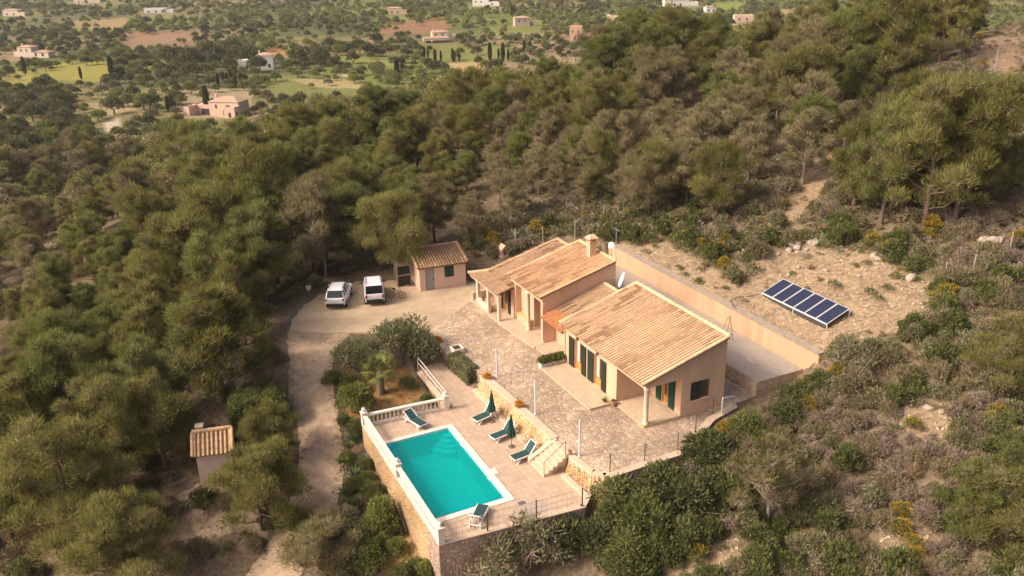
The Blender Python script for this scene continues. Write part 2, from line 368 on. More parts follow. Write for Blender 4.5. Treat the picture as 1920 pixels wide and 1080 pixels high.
def make_ground():
    az = np.unique(np.concatenate([np.arange(-180, -42, 6.), np.arange(-42, 42.01, .22), np.arange(48, 180, 6.)]))
    az = np.append(az, 180.0)[:-1] if az[-1] < 180 else az[:-1]
    na = len(az); rad = np.concatenate([[2.0, 8, 14], np.geomspace(18, 1300, 640), np.geomspace(1400, 2600, 8)]); nr = len(rad)
    A, Rr = np.meshgrid(np.radians(az), rad); X = Rr * np.sin(A); Y = Rr * np.cos(A)
    v, u = to_vu(X.ravel(), Y.ravel()); Z = terrain_final(v, u)
    P = np.stack([X.ravel(), Y.ravel(), Z], -1)
    n = len(P); me = bpy.data.meshes.new('ground')
    i = np.arange(nr - 1)[:, None] * na + np.arange(na)[None]; j = np.arange(nr - 1)[:, None] * na + (np.arange(na)[None] + 1) % na
    q = np.stack([i, i + na, j + na, j], -1).reshape(-1, 4)
    me.vertices.add(n); me.vertices.foreach_set('co', P.astype(np.float32).ravel())
    me.loops.add(q.size); me.loops.foreach_set('vertex_index', q.astype(np.int32).ravel())
    me.polygons.add(len(q)); me.polygons.foreach_set('loop_start', np.arange(0, q.size, 4, dtype=np.int32))
    me.polygons.foreach_set('use_smooth', np.ones(len(q), bool))
    # soil colours
    px = project(P); x, y = px[:, 0], px[:, 1]; ok = px[:, 2] > 1
    c = np.zeros((n, 3)); d = np.hypot(P[:, 0], P[:, 1])
    forest = np.array([.165, .118, .075]); scrub = np.array([.19, .138, .085])
    k = np.clip((v - 12 + 10 * (fbm(v * .05, u * .05, 3) - .5)) / 10, 0, 1)[:, None]; c[:] = forest * (1 - k) + scrub * k
    dry = np.clip((fbm(v * .13, u * .13, 21) - .52) * 6, 0, 1)[:, None] * k
    c = c * (1 - .45 * dry) + np.array([.36, .26, .165]) * .45 * dry
    # plain: a patchwork of grass, dry grass and tilled soil
    pl = np.clip((PLAIN + 4.5 - far_z(v, u)) / 3, 0, 1)[:, None]
    s = 70.0; cx = np.floor(P[:, 0] / s + .35 * fbm(P[:, 0] * .02, P[:, 1] * .02, 4)); cy = np.floor(P[:, 1] / (s * 1.2) + .4 * fbm(P[:, 1] * .02, P[:, 0] * .02, 6))
    hsh = vnoise(cx * 1.0, cy * 1.0, 77)
    pal = np.array([[.13, .14, .045], [.20, .17, .07], [.11, .12, .04], [.27, .20, .11], [.18, .19, .05], [.14, .13, .06], [.24, .17, .10], [.15, .17, .045]])
    g = pal[np.clip((hsh * len(pal)).astype(int), 0, len(pal) - 1)]
    g = g * (.75 + .5 * fbm(P[:, 0] * .05, P[:, 1] * .05, 12))[:, None]
    c = c * (1 - pl) + g * pl
    wx = x + (fbm(v * .3, u * .3, 31) - .5) * 26; wy = y + (fbm(v * .3, u * .3, 37) - .5) * 14
    fx = x + (fbm(v * .05, u * .05, 31) - .5) * 10; fy = y + (fbm(v * .05, u * .05, 37) - .5) * 5
    for poly, col in FIELDS: m = ok & in_poly(fx, fy, poly) & (pl[:, 0] > .3); c[m] = c[m] * .15 + np.array(col) * .85
    for poly, col in BARE: m = ok & in_poly(wx, wy, poly) & (d < 220); c[m] = c[m] * .25 + np.array(col) * .75
    at = me.color_attributes.new('col', 'FLOAT_COLOR', 'POINT'); at.data.foreach_set('color', np.concatenate([c, np.ones((n, 1))], 1).astype(np.float32).ravel())
    me.materials.append(mat('soil', None, rough=.95, noise=.5, scale=3.2, bump=.9, bscale=7, attr='col', spec=.1, second=(.12, .09, .05), sscale=.9, samt=.4))
    me.update(calc_edges=True)
    o = bpy.data.objects.new('ground', me); COL.objects.link(o); tag(o, kind='structure'); return o
make_ground()

M_tile = mat('terrace_tile', (.53, .38, .265), rough=.75, noise=.10, scale=2.0, second=(.44, .33, .24), sscale=.6, samt=.35)
def tile_joints(m, sx, sy, col, sq=1.0):
    """square floor tiles with thin darker joints"""
    nt = m.node_tree; L = nt.links; b = nt.nodes['Principled BSDF']; src = b.inputs['Base Color'].links[0].from_socket
    tc = node(nt, 'ShaderNodeTexCoord'); br = node(nt, 'ShaderNodeTexBrick'); br.offset = 0; br.inputs['Scale'].default_value = 1; br.inputs['Brick Width'].default_value = sx; br.inputs['Row Height'].default_value = sy
    br.inputs['Mortar Size'].default_value = .012; br.inputs['Color1'].default_value = (1, 1, 1, 1); br.inputs['Color2'].default_value = (.88, .87, .86, 1); br.inputs['Mortar'].default_value = col
    L.new(tc.outputs['Object'], br.inputs[0]); mu = node(nt, 'ShaderNodeMix', data_type='RGBA', blend_type='MULTIPLY'); mu.inputs[0].default_value = 1
    L.new(src, mu.inputs[6]); L.new(br.outputs[0], mu.inputs[7]); L.new(mu.outputs[2], b.inputs['Base Color'])
tile_joints(M_tile, .4, .4, (.72, .68, .64, 1))
M_wallstone = stone_mat('wall_stone', [(.60, .36, .17), (.70, .47, .26), (.52, .31, .15), (.74, .54, .33)], (.42, .27, .14), scale=5.5, bump=.9, jw=.06)
M_greystone = stone_mat('grey_wall_stone', [(.46, .32, .24), (.56, .41, .32), (.40, .275, .21), (.60, .46, .37)], (.34, .23, .17), scale=5.2, bump=.9, jw=.06)
M_cobble = stone_mat('cobbles', [(.375, .265, .172), (.465, .345, .236), (.345, .245, .162), (.565, .44, .32), (.415, .295, .198)], (.305, .22, .147), scale=3.6, bump=.35, jw=.06)
M_conc = mat('pale_concrete', (.47, .345, .22), rough=.9, noise=.16, scale=1.4, second=(.33, .245, .17), sscale=.35, samt=.6, bump=.25, bscale=9, spec=.15)
M_road = mat('driveway_concrete', (.41, .29, .19), rough=.92, noise=.26, scale=1.8, second=(.22, .16, .11), sscale=.5, samt=.65, bump=.3, bscale=7, spec=.15)
M_kerb = mat('plain_kerb', (.60, .44, .31), rough=.85, noise=.12, scale=3)
M_white = mat('white_stone', (.72, .62, .52), rough=.7, noise=.08, scale=6)
M_coping = mat('pool_coping', (.74, .63, .54), rough=.7, noise=.08, scale=4)

# road: a strip draped on the slope
def road():
    mb = MB(); pts = []
    from itertools import pairwise
    P = [np.array(a + b, float) for a, b in ROAD]; rows = []
    for k in range(len(P) - 1):
        p0 = P[max(k - 1, 0)]; p1 = P[k]; p2 = P[k + 1]; p3 = P[min(k + 2, len(P) - 1)]
        for t in np.arange(0, 1, .125):
            rows.append(.5 * ((2 * p1) + (-p0 + p2) * t + (2 * p0 - 5 * p1 + 4 * p2 - p3) * t * t + (-p0 + 3 * p1 - 3 * p2 + p3) * t ** 3))
    rows.append(P[-1]); nv = 9; vs = []
    for r in rows:
        for i in range(nv):
            t = i / (nv - 1); vv = r[0] * (1 - t) + r[2] * t; uu = r[1] * (1 - t) + r[3] * t; vs.append((vv + (.22 * (fbm(np.array([uu * 2.6]), np.array([i * 9.]), 8)[0] - .5) * 1.5 if i in (0, nv - 1) else 0), uu))
    a = np.array(vs); z = ground_vu(a[:, 0], a[:, 1]) + .05
    vs = [(p[0], p[1], zz) for p, zz in zip(vs, z)]; fs = []
    for r in range(len(rows) - 1):
        for i in range(nv - 1): fs.append((r * nv + i, (r + 1) * nv + i, (r + 1) * nv + i + 1, r * nv + i + 1))
    mb.add(vs, fs); return struct('driveway', mb, M_road, smooth=True)
road()
mb = MB(); mb.prism(PARKING, .2, 1.04); struct('parking_pavement', mb, M_conc)
mb = MB(); mb.prism(TERRACE, -.6, 1.055, 1, top=0); struct('cobbled_terrace', mb, [M_cobble, M_greystone])
mb = MB()
mb.prism([(-.62, 8.72), (7.72, 8.72), (7.7, 12.2), (7.2, 17.6), (5.15, 17.7), (5.05, 10.75), (-.62, 11.3)], -4.6, 0, 1, top=0)
mb.prism([(4.57, -.38), (8.6, -.38), (8.6, 3), (7.8, 3), (7.72, 8.72), (4.57, 8.72)], -4.6, 0, 1, top=0)
mb.prism([(-.62, -2.1), (7.6, -2.75), (8.6, -1.8), (8.6, -.38), (-.62, -.38)], -4.6, 0, 2, top=0)
mb.prism([(-.62, -.38), (-.38, -.38), (-.38, 8.72), (-.62, 8.72)], -4.6, 0, 1, top=0)
struct('pool_deck', mb, [M_tile, M_wallstone, M_greystone])
# plain edge of the deck along the front and a drain cover
mb = MB()
for (a, b) in (((-.62, -2.1), (7.6, -2.75)), ((7.6, -2.75), (8.6, -1.8))):
    a = Vector((*a, 0)); b = Vector((*b, 0)); d = (b - a).normalized(); n = Vector((d.y, -d.x, 0))
    mb.hexa([a + n * .06, b + n * .06, b - n * .28, a - n * .28] + [p + Vector((0, 0, .05)) for p in (a + n * .06, b + n * .06, b - n * .28, a - n * .28)])
struct('deck_kerb', mb, M_kerb)
mb = MB(); mb.box((4.55, -.95, .004), (4.95, -.7, .02)); mb.box((4.6, -.9, .02), (4.9, -.86, .03)); mb.box((4.6, -.8, .02), (4.9, -.76, .03))
tag(mb.build('drain_grate', mat('grate', (.16, .13, .11), rough=.6), base=(4.75, -.82, 0)), 'small dark square drain grate in the tiles beside the pool corner', 'grate')
mb = MB(); mb.box((4.2, -2.05, .002), (5.9, -1.05, .012))
tag(mb.build('hatch_cover', mat('hatch', (.40, .31, .25), rough=.85, noise=.15, scale=5), base=(5, -1.5, 0)), 'greyish square hatch cover set into the pool deck behind the wire fence', 'hatch')
mb = MB(); mb.prism(YARD, .3, 2.0, 1, top=0); struct('back_yard', mb, [mat('grey_gravel', (.36, .30, .25), rough=.95, noise=.2, scale=6, second=(.42, .33, .24), sscale=.4, samt=.6, bump=.4, bscale=20), mat('rough_render', (.47, .36, .25), rough=.95, noise=.3, scale=3, bump=.5, bscale=8)])

# ------------------------------------------------------------------ swimming pool
pool = thing('swimming_pool', 'rectangular turquoise swimming pool with pale coping and rounded corner steps', 'pool', (2.1, 4.2, 0))
M_shell = mat('pool_tile', (.36, .78, .74), rough=.5, noise=.06, scale=3)
mb = MB(); z0 = -1.5
mb.add([(0, 0, z0), (4.16, 0, z0), (4.16, 8.4, z0), (0, 8.4, z0), (0, 0, .03), (4.16, 0, .03), (4.16, 8.4, .03), (0, 8.4, .03)], [(0, 1, 2, 3), (4, 5, 1, 0), (5, 6, 2, 1), (6, 7, 3, 2), (7, 4, 0, 3)])
mb.build('basin', M_shell, pool)
mb = MB()
for k, (r, z) in enumerate([(1.28, -1.0), (1.0, -.78), (.74, -.55), (.48, -.33)]):
    prof = [(4.16, 8.4)] + [(4.16 - r * math.cos(t), 8.4 - r * math.sin(t)) for t in np.linspace(0, math.pi / 2, 14)]
    mb.prism(prof, z0, z, 0)
    ring = [(4.16 - rr * math.cos(t), 8.4 - rr * math.sin(t)) for rr, ts in ((r, np.linspace(0.02, math.pi / 2 - .02, 14)), (r - .10, np.linspace(math.pi / 2 - .02, .02, 14))) for t in ts]
    mb.prism(ring, z, z + .006, 1)
mb.build('pool_steps', [mat('step_tile', (.50, .88, .82), rough=.5, noise=.05), mat('step_nosing', (.92, .95, .92), rough=.5, noise=.03)], pool)  # steps coloured paler than the basin to imitate light through shallower water
mb = MB()
for a, b in (((-.40, -.40), (4.56, 0)), ((-.40, 8.4), (4.56, 8.74)), ((-.40, 0), (0, 8.4)), ((4.16, 0), (4.56, 8.4))): mb.box((*a, -.06), (*b, .055))
mb.box((4.56, 2.3, -.02), (4.86, 2.9, .052)); mb.build('coping', M_coping, pool, bevel=.015)
for u_ in (2.2, 6.2): mb = MB(); mb.box((4.12, u_ - .14, -.12), (4.159, u_ + .14, -.02)); mb.build('skimmer', M_white, pool)
mb = MB(); n = 24
vs = [(4.155 * i / n + .0025, 8.395 * j / (2 * n) + .0025, -.1) for j in range(2 * n + 1) for i in range(n + 1)]
mb.add(vs, [(j * (n + 1) + i, j * (n + 1) + i + 1, (j + 1) * (n + 1) + i + 1, (j + 1) * (n + 1) + i) for j in range(2 * n) for i in range(n)])
mw_ = bpy.data.materials.new('pool_water'); mw_.use_nodes = True; nt = mw_.node_tree; nt.nodes.remove(nt.nodes['Principled BSDF'])
tr = node(nt, 'ShaderNodeBsdfTransparent'); tr.inputs[0].default_value = (.035, .86, .84, 1); gl = node(nt, 'ShaderNodeBsdfGlossy'); gl.inputs['Roughness'].default_value = .12
df = node(nt, 'ShaderNodeBsdfDiffuse'); df.inputs[0].default_value = (.0, .55, .53, 1); m0 = node(nt, 'ShaderNodeMixShader'); m0.inputs[0].default_value = .22
fr = node(nt, 'ShaderNodeFresnel'); fr.inputs[0].default_value = 1.33; mx = node(nt, 'ShaderNodeMixShader'); nz = node(nt, 'ShaderNodeTexNoise'); nz.inputs['Scale'].default_value = 2.2; nz.inputs['Detail'].default_value = 4
bp = node(nt, 'ShaderNodeBump'); bp.inputs['Strength'].default_value = .25; bp.inputs['Distance'].default_value = .05; tc = node(nt, 'ShaderNodeTexCoord'); nt.links.new(tc.outputs['Object'], nz.inputs[0]); nt.links.new(nz.outputs[0], bp.inputs['Height'])
for s_ in (gl, fr): nt.links.new(bp.outputs[0], s_.inputs['Normal'])
nt.links.new(tr.outputs[0], m0.inputs[1]); nt.links.new(df.outputs[0], m0.inputs[2])
nt.links.new(fr.outputs[0], mx.inputs[0]); nt.links.new(m0.outputs[0], mx.inputs[1]); nt.links.new(gl.outputs[0], mx.inputs[2]); nt.links.new(mx.outputs[0], nt.nodes['Material Output'].inputs[0])
mb.build('water', mw_, pool, smooth=True)

# ------------------------------------------------------------------ balustrade
BAL_PROF = [(.07, 0), (.07, .05), (.04, .09), (.075, .22), (.065, .30), (.035, .44), (.045, .50), (.07, .53), (.07, .58)]
mb = MB(); mb.lathe((0, 0, 0), BAL_PROF, 8); BALUSTER = None
def balustrade(label, a, b, posts, skip=0.0):
    global BALUSTER
    a = np.array(a, float); b = np.array(b, float); Ln = np.linalg.norm(b - a); d = (b - a) / Ln
    t = thing('balustrade', label, 'balustrade', (a[0], a[1], 0), group='balustrades around the pool')
    rot = math.atan2(d[1], d[0])
    def bar(name, w, z0, z1):
        m = MB(); n = np.array([-d[1], d[0]]) * w / 2
        q = [a + n, a - n, b - n, b + n]; m.hexa([(*p, z0) for p in q] + [(*p, z1) for p in q]); return m.build(name, M_white, t, bevel=.012)
    bar('base_rail', .26, 0, .14); bar('top_rail', .27, .72, .84)
    k = int(Ln / .27)
    for i in range(k):
        p = a + d * (Ln * (i + .5) / k)
        if any(np.hypot(*(p - np.array(q))) < .24 for q in posts): continue
        if BALUSTER is None:
            m = MB(); m.lathe((*p, .14), BAL_PROF, 8); BALUSTER = m.build('baluster', M_white, t, base=(p[0], p[1], .14), smooth=True)
        else:
            o = BALUSTER.copy(); COL.objects.link(o); o.parent = t; o.location = (p[0] - a[0], p[1] - a[1], .14)
    for q in posts:
        m = MB(); q = np.array(q); c0, s0 = math.cos(rot), math.sin(rot)
        def sq(h, z0, z1): m.hexa([(q[0] + (x * c0 - y * s0) * h, q[1] + (x * s0 + y * c0) * h, z) for z in (z0, z1) for x, y in ((-1, -1), (1, -1), (1, 1), (-1, 1))])
        sq(.17, 0, .98); sq(.21, .98, 1.05); m.lathe((q[0], q[1], 1.05), [(.06, 0), (.05, .04), (.11, .1), (.13, .17), (.11, .25), (.03, .3)], 10); m.build('post', M_white, t)
balustrade('long white stone balustrade on the left edge of the pool deck', (-.47, -2.0), (-.47, 11.0), [(-.47, -2.0), (-.47, 4.6), (-.47, 11.12)])
balustrade('short white stone balustrade behind the lounger at the far end of the pool', (-.3, 11.1), (4.9, 10.75), [(4.95, 10.7)])

# ------------------------------------------------------------------ stone walls, stairs, walkway rail
def wall(name, label, cat, pts, z0, z1, m, cap=None, thick=.3, cap_h=.08, cap_w=.06, group=None):
    """a wall along a polyline; its cap is a part"""
    pts = [np.array(p, float) for p in pts]; f0 = z0 if callable(z0) else (lambda x, y: z0); f1 = z1 if callable(z1) else (lambda x, y: z1)
    b = pts[0]; t = thing(name, label, cat, (b[0], b[1], f0(*b)), group=group); n = len(pts)
    def off(w):
        L_, R_ = [], []
        for i in range(n):
            d = (pts[min(i + 1, n - 1)] - pts[max(i - 1, 0)]); d /= np.linalg.norm(d); nn = np.array([-d[1], d[0]]) * w / 2; L_.append(pts[i] + nn); R_.append(pts[i] - nn)
        return L_, R_
    L_, R_ = off(thick); mb = MB()
    for i in range(n - 1):
        q = [R_[i], R_[i + 1], L_[i + 1], L_[i]]; mb.hexa([(*p, f0(*p)) for p in q] + [(*p, f1(*p)) for p in q])
    mb.build('masonry', m, t)
    if cap:
        L_, R_ = off(thick + 2 * cap_w); mb = MB()
        for i in range(n - 1):
            q = [R_[i], R_[i + 1], L_[i + 1], L_[i]]; mb.hexa([(*p, f1(*p)) for p in q] + [(*p, f1(*p) + cap_h) for p in q])
        mb.build('wall_cap', cap, t)
    return t
def battered(name, label, top, base, zt, zb, capw, group=None):
    """rubble wall with a leaning face: a line of top points, a line of base points, and a flat cap behind"""
    n = len(top); t = thing(name, label, 'stone wall', (base[0][0], base[0][1], zb), group=group); mb = MB(); vs = []; K = 6; J = 5
    T_ = np.array(top, float); B_ = np.array(base, float); rows = []
    for i in np.linspace(0, n - 1, (n - 1) * 14 + 1):
        k = min(int(i), n - 2); f = i - k; tt = T_[k] * (1 - f) + T_[k + 1] * f; bb = B_[k] * (1 - f) + B_[k + 1] * f; rows.append((tt, bb))
    for tt, bb in rows:
        for j in range(J + 1):
            f = j / J; p = bb * (1 - f) + tt * f; q = (tt - bb) / (np.linalg.norm(tt - bb) + 1e-6); o = (rng.random() - .5) * .12 if 0 < j < J else 0
            vs.append((p[0] + q[0] * o, p[1] + q[1] * o, zb + (zt - zb) * f + (rng.random() - .5) * .04 * (j < J)))
    m = J + 1
    mb.add(vs, [(i * m + j, (i + 1) * m + j, (i + 1) * m + j + 1, i * m + j + 1) for i in range(len(rows) - 1) for j in range(J)])
    mb.build('rubble_face', M_wallstone, t)
    mb = MB()
    for (a, _), (b, _) in zip(rows, rows[1:]):
        d = b - a; d = d / (np.linalg.norm(d) + 1e-9); nn = np.array([-d[1], d[0]])
        if (nn @ (np.array([14, 6]) - a)) < 0: nn = -nn
        q = [a - nn * .03, b - nn * .03, b + nn * capw, a + nn * capw]; mb.hexa([(*p, zt - .35) for p in q] + [(*p, zt + .05) for p in q])
    mb.build('wall_cap', M_kerb, t)
battered('stone_wall', 'sloping honey rubble wall with flat cap behind the three loungers', [(8.02, 12.0), (8.2, 9), (8.3, 6), (8.45, 2.6)], [(7.75, 12.1), (7.72, 9), (7.75, 6), (7.85, 2.5)], 1.1, 0, .5)
battered('stone_wall', 'rounded honey rubble wall to the right of the deck stairs', [(8.5, .55), (8.62, -.6), (8.75, -1.5), (9.2, -2.15), (9.6, -2.2)], [(8.1, .7), (8.25, -.7), (8.35, -1.9), (8.9, -2.75), (9.6, -2.7)], 1.1, -1.4, .3)
mb = MB()
for (a, b) in (((7.72, 2.6), (7.72, 12.2)), ((8.2, -2.2), (8.1, .4))):
    a = np.array(a); b = np.array(b); mb.hexa([(a[0] - .22, a[1], 0), (b[0] - .22, b[1], 0), (b[0] + .1, b[1], 0), (a[0] + .1, a[1], 0), (a[0] - .22, a[1], .14), (b[0] - .22, b[1], .14), (b[0] + .1, b[1], .14), (a[0] + .1, a[1], .14)])
struct('wall_foot_kerb', mb, M_kerb)
st = thing('garden_stairs', 'short stone stairs from the pool deck up to the cobbled terrace', 'stairs', (7.7, 1.4, 0)); mb = MB()
for k in range(6): mb.box((6.95 + .3 * k, .75, 0), (8.75, 2.4, .176 * (k + 1)))
mb.build('flight', M_kerb, st); mb = MB()
mb.hexa([(6.9, 2.4, 0), (8.7, 2.4, 0), (8.7, 2.72, 0), (6.9, 2.72, 0), (6.9, 2.4, .25), (8.7, 2.4, 1.15), (8.7, 2.72, 1.15), (6.9, 2.72, .25)]); mb.build('side_wall', M_kerb, st)
mb = MB(); mb.tube((7.0, .8, .15), (7.0, .8, .98), .025); mb.tube((8.4, .8, .9), (8.4, .8, 1.95), .025); mb.tube((7.0, .8, .98), (8.4, .8, 1.95), .025)
mb.build('handrail', mat('rusty_steel', (.28, .19, .14), rough=.6), st)
rl = thing('walkway_railing', 'white metal handrail on the raised walkway beside the garden bed', 'railing', (5.2, 14, 0)); mb = MB()
for z in (.5, .92): mb.tube((5.22, 11.2, z), (5.28, 16.9, z + .12), .028)
mb.build('rails', M_white, rl)
for u_ in (11.3, 13.2, 15.0, 16.8): mb = MB(); mb.tube((5.22, u_, 0), (5.26, u_, 1.0), .028); mb.build('post', M_white, rl)
mb = MB(); mb.hexa([(4.98, 10.85, 0), (5.34, 10.85, 0), (5.34, 16.4, 0), (4.98, 16.4, 0), (4.98, 10.85, .16), (5.34, 10.85, .16), (5.34, 16.4, .16), (4.98, 16.4, .16)]); struct('walkway_kerb', mb, M_kerb)
wall('garden_wall', 'low grey stone wall with pale cap edging the cobbled terrace above the shrubs', 'stone wall', [(9.5, -2.15), (14.7, -2.08), (18.2, .1), (20.6, .75)], -1.2, 1.06, M_greystone, M_kerb, .42, .07, .04)
mb = MB()
battered('garden_wall', 'plain ochre retaining wall behind the parking edge left of the olive trees', [(6.35, 20.5), (7.2, 18.4)], [(6.2, 20.4), (7.05, 18.3)], 1.05, .2, .3)

# ------------------------------------------------------------------ retaining wall behind the house
M_wall = mat('house_render', (.60, .40, .275), rough=.9, noise=.07, scale=1.2, second=(.52, .33, .21), sscale=.8, samt=.5, spec=.1, stretch=(1, 1, .22))
M_wall2 = mat('wall_render', (.57, .375, .235), rough=.92, noise=.09, scale=1.0, second=(.48, .31, .19), sscale=.9, samt=.65, spec=.1, stretch=(1, 1, .16))
M_cap = mat('grey_cap', (.36, .28, .21), rough=.95, noise=.2, scale=3)
wall('retaining_wall', 'tall ochre rendered retaining wall with grey cap behind the house', 'wall', [(26.85, .1), (26.85, 25.6)], .4, 3.55, M_wall2, M_cap, .44, .07, .1)

# ================================================================== BUILDINGS
def mixc(a, b, t): return tuple(x * (1 - t) + y * t for x, y in zip(a, b))
def tiled_roof(name, parent, p, e, L, s, S, tone, pitch=.25, row=.40, lichen=.5, seed=1, clip=None, verge=(True, True), ridge=True, slab=.14):
    """barrel tiles: p = eave corner, e = along the eave, s = up the slope; under-tiles as a slab, cover tiles one by one"""
    p = Vector(p); e = Vector(e).normalized(); s = Vector(s).normalized(); n = e.cross(s).normalized()
    if n.z < 0: n = -n
    R = np.random.default_rng(seed); mb = MB(); nc = max(2, int(round(L / pitch))); pw = L / nc; nr = max(2, int(round(S / row))); rh = S / nr
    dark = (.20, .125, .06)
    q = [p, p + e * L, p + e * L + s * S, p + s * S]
    if clip is None: mb.hexa([a - n * slab for a in q] + [a + n * .0 for a in q], 1, mixc(tone, dark, .78))  # darker under-tile channels, deepened in colour to replace side shade between covers
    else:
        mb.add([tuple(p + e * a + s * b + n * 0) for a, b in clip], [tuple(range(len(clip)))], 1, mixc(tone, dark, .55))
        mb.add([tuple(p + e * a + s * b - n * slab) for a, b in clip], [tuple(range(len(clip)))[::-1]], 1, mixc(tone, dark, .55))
    K = 4; rad = pw * .26
    for c in range(nc):
        cx = (c + .5) * pw; wob = (R.random() - .5) * .02
        for r in range(nr):
            y0 = r * rh - (.05 if r == 0 else .03); y1 = (r + 1) * rh + .02
            if clip is not None and not in_poly([cx], [r * rh + rh * .5], clip)[0]: continue
            li = lichen * float(np.clip((fbm(cx * .45 + seed, r * rh * .3 + seed * 3, seed) - .40) * 3.6, 0, 1)) * (1.0 if vnoise(c * 1.7 + .3, r * .34 + c * 7.3 + seed, seed + 5) + .12 * R.random() > .56 else .1)
            sh = .9 + .2 * R.random(); col = mixc(tuple(t * sh for t in tone), dark, min(li, .8))
            if R.random() < .06: col = mixc(col, (.62, .44, .30), .6)
            vs = []
            for y, lift, rr in ((y0, .035, rad * 1.08), (y1, .005, rad * .92)):
                for k in range(K + 1):
                    a = math.pi * k / K; vs.append(p + e * (cx + wob + rr * math.cos(a)) + s * y + n * (lift + rr * .95 * math.sin(a)))
            mb.add(vs, [(k, k + 1, K + 2 + k, K + 1 + k) for k in range(K)] + [tuple(range(K + 1))[::-1]], 0, col)
    def caps(a, b, rad=.11):
        d = (b - a); m = max(1, int(d.length / .42)); k = d.normalized(); sd = k.cross(n).normalized()
        for i in range(m):
            vs = []
            for t, lf, rr in ((i / m, .03, rad * 1.08), ((i + 1.06) / m, .01, rad * .92)):
                for j in range(6):
                    an = math.pi * j / 5; vs.append(a + d * min(t, 1.0) + sd * (rr * math.cos(an)) + n * (lf + .02 + rr * math.sin(an)))
            sh = .85 + .35 * R.random(); col = tuple(t * sh for t in tone)
            mb.add(vs, [(j, j + 1, 7 + j, 6 + j) for j in range(5)] + [tuple(range(6))[::-1]], 0, col)
    if clip is None:
        if ridge: caps(q[3], q[2], .13)
        if verge[0]: caps(q[0], q[3])
        if verge[1]: caps(q[1], q[2])
    return mb.build(name, [M_rooftile, M_underroof], parent)
M_rooftile = mat('roof_tile', None, rough=.9, noise=.18, scale=7, attr='col', spec=.12)
M_underroof = mat('under_tile', None, rough=.95, noise=.2, scale=6, attr='col', spec=.1)
M_shutter = mat('green_shutter', (.024, .030, .021), rough=.6, noise=.12, scale=5, spec=.3)
M_shut2 = mat('green_shutter_bright', (.012, .060, .034), rough=.6, noise=.1, scale=5, spec=.3)
M_wood = mat('varnished_wood', (.50, .24, .065), rough=.5, noise=.2, scale=6, stretch=(1, 1, .2))
M_glass = mat('window_glass', (.05, .05, .05), rough=.08, noise=0, spec=.6)
M_curtain = mat('white_curtain', (.62, .56, .50), rough=.8, noise=.1, scale=8)
M_darkroom = mat('dark_interior', (.05, .035, .025), rough=.9, noise=.1)
M_column = mat('column_render', (.66, .50, .38), rough=.8, noise=.07, scale=4)
M_floor = mat('porch_tile', (.56, .41, .28), rough=.8, noise=.1, scale=3, second=(.46, .34, .24), sscale=.7, samt=.4)
tile_joints(M_floor, .33, .33, (.80, .76, .72, 1))

villa = thing('villa', 'long single storey ochre villa with several pitched clay tile roofs and green shutters', 'house', (16, 8, 1.055))
def roofline(v0, z0, v1, z1): return lambda v: z0 + (z1 - z0) * (v - v0) / (v1 - v0)
ML = roofline(13.9, 4.16, 20.02, 5.91); TL = roofline(13.97, 4.89, 20.23, 6.53); IL = roofline(13.95, 3.37, 19.2, 5.02); AL = roofline(14, 3.85, 20.4, 5.5)
def wallprism(mb, v0, v1, u0, u1, z0, zf, d=.16, mi=0):
    """a wall block whose top follows a roof line"""
    mb.hexa([(v0, u0, z0), (v1, u0, z0), (v1, u1, z0), (v0, u1, z0), (v0, u0, zf(v0) - d), (v1, u0, zf(v1) - d), (v1, u1, zf(v1) - d), (v0, u1, zf(v0) - d)], mi)
def pierced(mb, axis, c0, c1, a0, a1, z0, ztop, holes, slope=None):
    """a straight wall with rectangular openings; axis 'u' runs along u at v = c0..c1, axis 'v' along v at u = c0..c1"""
    cuts = sorted({a0, a1} | {h[0] for h in holes} | {h[1] for h in holes})
    def blk(x0, x1, za, zb):
        top = (lambda t: zb) if zb is not None else slope
        def P(c, a, z): return (c, a, z) if axis == 'u' else (a, c, z)
        pts = [P(c0, x0, za), P(c1, x0, za), P(c1, x1, za), P(c0, x1, za)]
        tp = [P(c0, x0, top(x0)), P(c1, x0, top(x0)), P(c1, x1, top(x1)), P(c0, x1, top(x1))]
        if axis == 'v': pts = pts[::-1]; tp = tp[::-1]
        mb.hexa(pts + tp)
    for x0, x1 in zip(cuts, cuts[1:]):
        hs = [h for h in holes if h[0] <= x0 + 1e-6 and h[1] >= x1 - 1e-6]
        if not hs: blk(x0, x1, z0, ztop)
        else:
            h = hs[0]
            if h[2] > z0 + .01: blk(x0, x1, z0, h[2])
            blk(x0, x1, h[3], ztop)
mb = MB()
ze = 1.055
# main wing: front wall with two doors, corner porch recess, gable end with a window
FH = [(8.85, 9.8, 1.22, 3.42), (6.3, 7.25, 1.22, 3.42)]
pierced(mb, 'u', 14.15, 14.42, 4.5, 11.18, ze, ML(14.2) - .15, FH)
mb.box((14.42, 4.5, ze), (16.7, 4.74, 4.1)); wallprism(mb, 14.42, 16.7, 4.5, 4.74, 4.1, ML)
pierced(mb, 'u', 16.7, 16.95, 1.2, 4.5, ze, ML(16.75) - .15, [(2.45, 3.15, 1.22, 3.3)])
pierced(mb, 'v', 1.2, 1.48, 16.952, 20.0, ze, None, [(17.47, 18.82, 2.05, 3.28)], slope=lambda v: ML(v) - .14)
wallprism(mb, 14.1, 16.95, 1.202, 1.46, 3.72, ML)            # beam over the corner porch
mb.box((14.102, 1.46, 3.62), (14.36, 4.498, 3.98))
mb.box((19.76, 1.48, ze), (20.0, 11.18, 5.72))
wallprism(mb, 14.42, 19.76, 10.94, 11.18, ze, ML)
mb.build('wall', M_wall, villa)
mb = MB()
# middle link
mb.box((15.2, 11.18, ze), (15.44, 14.4, 3.6)); mb.box((18.9, 11.18, ze), (19.14, 14.4, 4.8))
mb.build('wall', M_wall, villa)
mb = MB()
